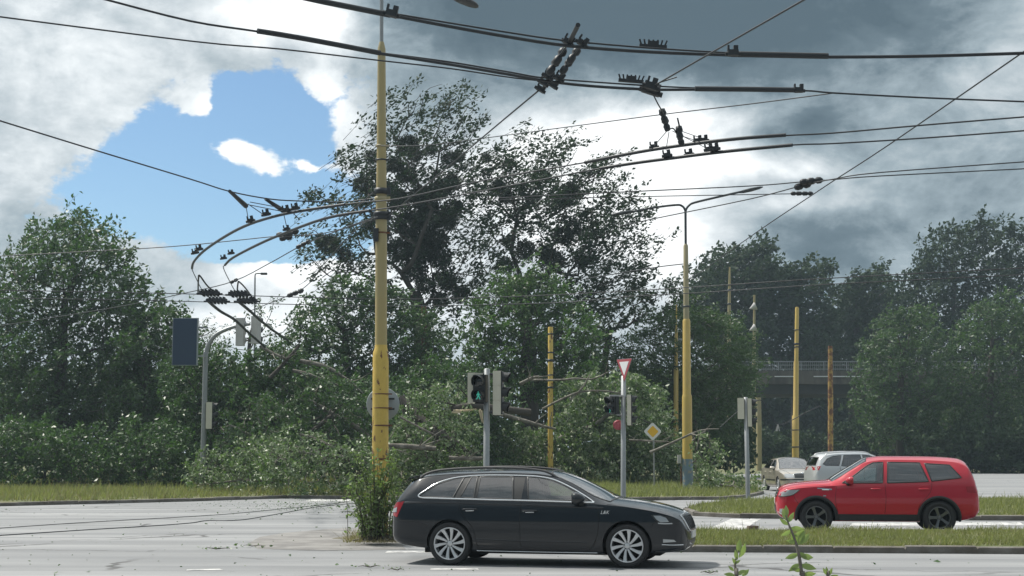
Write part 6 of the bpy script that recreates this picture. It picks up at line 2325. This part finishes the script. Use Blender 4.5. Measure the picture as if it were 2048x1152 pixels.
# ---- weeds round the near pole
def weeds():
    b = gz(757, 1076, .1)
    root = thing('weed_shrub', 'clump of tall leafy weeds growing round the foot of the near yellow pole', 'shrub', (b.x, b.y, .10))
    mb = MB()
    L = []
    for k in range(135):
        a, r = rng.uniform(0, 2 * math.pi), abs(rng.normal()) * .20
        p0 = np.array([b.x - .03 + r * math.cos(a), b.y - .28 + .28 * math.sin(a) * r / .2, .09])
        h = rng.uniform(.5, 1.75) * (1.18 - 1.2 * min(r, .6))
        out = np.array([math.cos(a) * .5 + .02, math.sin(a) * .35 - .12, 0]) * rng.uniform(.1, 1.0) * (.25 + .5 * h)
        pts = [p0 + out * t * t + np.array([0, 0, h * (t - .10 * t ** 3)]) for t in np.linspace(0, 1, 5)]
        mb.tube([Vector(q) for q in pts], [.008, .007, .006, .005, .003], 4, caps=False)
        n = int(15 * h) + 4
        t = rng.uniform(.08, 1.0, n)
        P = p0 + out * (t * t)[:, None] + np.stack([0 * t, 0 * t, h * (t - .10 * t ** 3)], 1)
        L.append(leaf_quads(P, rng.normal(size=P.shape) + np.array([0, -.2, -.5]), rng.uniform(.055, .125, n), .42))
    mb.build('stem', MAT['bark'], root)
    np_quads('foliage', np.concatenate(L), MAT['leaf_shrub'], root)
    # exposed roots and dead stalks
    mb = MB()
    for dx in (-.25, -.12, .15, .28, .4):
        mb.tube([(b.x + dx * .4, b.y - .2, .16), (b.x + dx, b.y - .45, .11), (b.x + dx * 1.6, b.y - .75, .10)], [.03, .025, .01], 6)
    mb.build('root_stalk', MAT['bark_pale'], root)


weeds()


# ---- sprigs in front of the camera's verge
def sprig(label, stem, Y, leaves):
    P = [at(x, y, Y) for x, y in stem]
    root = thing('sapling', label, 'sapling', (P[0].x, Y, 0), 0, 'saplings in front of the camera')
    S = curve_pts([Vector((P[0].x - .02, Y + .02, 0.0))] + P, 5)
    mb = MB()
    mb.tube(S, list(np.linspace(.010, .0022, len(S))), 6)
    for (x, y, dx, dy, l) in leaves:
        a = at(x, y, Y)
    mb.build('stem', MAT['bark_pale'], root)
    for (x, y, dx, dy, l) in leaves:
        a = at(x, y, Y)
        d = Vector((dx, rng.uniform(-.5, .3), -dy)).normalized()
        L = l * Y / FPX * 1.05
        side = d.cross(Vector((rng.uniform(-.4, .4), -1, rng.uniform(-.4, .4)))).normalized()
        nn = side.cross(d)
        mb = MB()
        mb.smooth = True
        vs, fs = [], []
        for i, (t, w) in enumerate(((0, .02), (.12, .10), (.3, .18), (.5, .205), (.7, .16), (.88, .07), (1, .005))):
            c = a + d * L * t - nn * L * .18 * t * t
            vs += [c - side * L * w + nn * L * w * .35, c, c + side * L * w + nn * L * w * .35]
        for i in range(6):
            for q in (0, 1):
                fs.append((i * 3 + q, i * 3 + q + 1, i * 3 + q + 4, i * 3 + q + 3))
        mb.add(vs, fs)
        mb.build('leaf', MAT['leaf_fresh'], root)


sprig('young sapling with two upright leaves at the bottom edge, left of the larger sapling', [(1473, 1200), (1472, 1150), (1470, 1125), (1477, 1100)], 5.6,
      [(1476, 1105, .15, -1, 26), (1478, 1115, .55, -1, 30), (1472, 1130, -.5, -1, 16), (1470, 1128, .8, -.6, 13), (1473, 1150, 1, -.5, 22), (1471, 1152, -1, -.2, 22), (1484, 1152, 1, -.8, 20), (1468, 1142, -.9, -.8, 14), (1474, 1120, -.2, -1, 20)])
sprig('larger young sapling with pale fresh leaves at the bottom right corner', [(1606, 1210), (1603, 1150), (1598, 1112), (1590, 1080), (1578, 1050), (1571, 1030)], 5.5,
      [(1572, 1035, .1, -1, 24), (1574, 1045, .8, -1, 24), (1576, 1050, -.8, -.6, 20), (1580, 1056, 1, .1, 26), (1583, 1062, .4, 1, 30), (1582, 1060, -.7, .5, 22), (1588, 1072, 1, -.5, 24), (1596, 1090, .5, -1, 30),
       (1598, 1105, .8, .6, 24), (1599, 1112, 1, .1, 28), (1597, 1108, -.9, .3, 26), (1601, 1130, .9, .2, 30), (1600, 1128, -.9, .5, 26), (1604, 1148, 1, 0, 26), (1603, 1142, -1, -.3, 22), (1592, 1085, -1, -.2, 20), (1600, 1088, .9, -.9, 28), (1574, 1042, -.3, -1, 26)])
sprig('few twiggy leaves of a sapling at the bottom edge right of the larger sapling', [(1656, 1200), (1655, 1165), (1654, 1150)], 5.6,
      [(1654, 1150, -.6, -1, 16), (1655, 1152, .7, -1, 18), (1654, 1148, 0, -1, 14), (1656, 1156, 1, -.3, 20), (1655, 1158, -1, -.2, 18)])


# ---- grass
def grass(P, h, lean=.35, w=.010, m='grass_blade', name='grass'):
    n = len(P)
    h = h * rng.uniform(.35, 1.3, (n, 1)) * (1 + .45 * np.sin(P[:, :1] * 1.9 + 1.7 * np.sin(P[:, 1:2] * 2.3))) * np.where(rng.uniform(size=(n, 1)) < .03, 1.9, 1.0)
    d = np.concatenate([rng.normal(size=(n, 2)) * lean + np.array([.15, 0]), np.ones((n, 1))], 1)
    s = unit(np.concatenate([rng.normal(size=(n, 2)), np.zeros((n, 1))], 1)) * w
    tip = P + unit(d) * h
    V = np.stack([P - s, P + s, tip + s * .25, tip - s * .25], 1).reshape(-1, 3)
    tag(np_quads(name, V, MAT[m]), kind='stuff')


def strip(px0, px1, pya, pyb, n, z=.10, inside=None):
    px = rng.uniform(px0, px1, n)
    # even over the ground between the two picture rows
    ya, yb = gz(1024, pya, z).y, gz(1024, pyb, z).y
    Y = rng.uniform(min(ya, yb), max(ya, yb), n)
    x = (px - 1024) / FPX * Y
    P = np.stack([x, Y, np.full(n, z)], 1)
    if inside is not None:
        P = P[in_poly(P[:, 0], P[:, 1], inset(inside, .13))]
    # tufts: keep more where a cheap noise is high
    nz = np.sin(P[:, 0] * 2.1 + 1.3 * np.sin(P[:, 1] * 1.7)) + np.sin(P[:, 0] * 5.3 + P[:, 1] * 3.1) * .6
    nz += 1.1 * np.sin(P[:, 0] * .9 + 2 * np.sin(P[:, 1] * .8)) * np.sin(P[:, 1] * 2.3 + P[:, 0] * .4)
    return P[rng.uniform(-1.9, 1.5, len(P)) < nz + .4]


q = strip(1000, 2100, 1092, 1058, 75000, .10, M1)
grass(q, .085, .5, .007)
grass(q[::4] + rng.normal(size=q[::4].shape) * np.array([.1, .1, 0]), .06, .8, .007, 'grass_dry', 'dry_grass')
q = strip(1366, 2100, 1030, 992, 60000, .10, M2)
grass(q, .13, .4, .011)
q = strip(1000, 1540, 996, 960, 50000, .10, V3)
grass(q, .20, .4, .014)
q = strip(-100, 800, 1003, 955, 60000, .10, V3)
grass(q, .22, .4, .014)
grass(q[::3], .24, .5, .012, 'grass_dry', 'dry_grass')
q = strip(690, 1010, 1086, 1066, 5000, .06)
q = q[np.abs(q[:, 0] - gz(790, 1076, 0).x + rng.normal(size=len(q)) * .5) < 1.0]
grass(q, .10, .7, .007, 'grass_dry', 'dry_grass')

# ---- leaves and bits blown over the road
n = 1900
Y = np.concatenate([rng.uniform(13, 50, 700), rng.normal(48, 3.0, 1200)])
px = np.concatenate([rng.uniform(0, 2048, 700), rng.normal(660, 110, 1200)])
P = np.stack([(px - 1024) / FPX * Y, Y, np.full(n, .012)], 1)
onroad = ~(in_poly(P[:, 0], P[:, 1], M1) | in_poly(P[:, 0], P[:, 1], M2) | in_poly(P[:, 0], P[:, 1], V3))
P = P[onroad]
n = len(P)
D = np.concatenate([rng.normal(size=(n, 2)), np.abs(rng.normal(size=(n, 1))) * .25], 1)
sz = np.where(rng.uniform(size=n) < .12, .10, .045) * rng.uniform(.6, 1.3, n)
V = leaf_quads(P, D, sz, .5)
V[:, 2] = np.clip(V[:, 2], .007, .05)
tag(np_quads('fallen_leaves', V, MAT['leaf_dark']), kind='stuff')


def twig_debris(label, x, y, s=1.0):
    c = gz(x, y, .015)
    root = thing('fallen_twig', label, 'twig', (c.x, c.y, 0), 0, 'twigs lying on the road')
    mb = MB()
    for k in range(4):
        a = random.uniform(-.5, .5) + (math.pi if k % 2 else 0)
        l = random.uniform(.12, .32) * s
        mb.tube([c, c + Vector((math.cos(a) * l * .6, math.sin(a) * l * .4, .02)), c + Vector((math.cos(a) * l, math.sin(a) * l, .012))], [.008, .006, .003], 5)
    mb.build('stick', MAT['bark'], root)
    n = 14
    P = np.array(c) + rng.normal(size=(n, 3)) * np.array([.16, .10, .012]) * s + np.array([0, 0, .02])
    P[:, 2] = np.maximum(P[:, 2], .012)
    np_quads('foliage', leaf_quads(P, rng.normal(size=P.shape) * np.array([1, 1, .3]), .075 * s * rng.uniform(.7, 1.2, n), .5), MAT['leaf_fallen'], root)


for lab, x, y, s in (('small leafy twig on the road near the left end of the old paving', 432, 1098, .9), ('dark twig at the left corner of the old paving', 504, 1092, 1.0), ('small dark twig on the road behind the rear of the estate car', 740, 1134, .6),
                     ('tiny twig on the road by the rear wheel of the estate car', 795, 1140, .5), ('small twig on the asphalt in front of the estate car', 1420, 1146, .6), ('leafy bits on the far road beside the leaf spill', 705, 1024, 1.2)):
    twig_debris(lab, x, y, s)
# a brick lying in the lane by the median
c = gz(1508, 1060, .04)
mb = MB()
mb.box(c + Vector((0, .15, .03)), (.22, .12, .10), Matrix.Rotation(.2, 3, 'Z'))
o = mb.build('brick', mat('brick_brown', (.12, .085, .065), .9, var=.25, scale=12), None, c)
tag(o, 'small brown brick lying at the far edge of the grassy median', 'brick')

# ------------------------------------------------------------------ the air
mb = MB()
mb.box((0, 295, 14), (980, 790, 30.5))
hz = bpy.data.materials.new('air')
hz.use_nodes = True
t = NT(hz.node_tree)
t.n.clear()
vo = t.node('ShaderNodeVolumePrincipled')
vo.inputs['Color'].default_value = (0.68, 0.87, 1.0, 1)
vo.inputs['Density'].default_value = 0.00042
vo.inputs['Anisotropy'].default_value = 0.3
mo = t.node('ShaderNodeOutputMaterial')
t.l.new(vo.outputs[0], mo.inputs['Volume'])
tag(mb.build('haze', hz), kind='stuff')
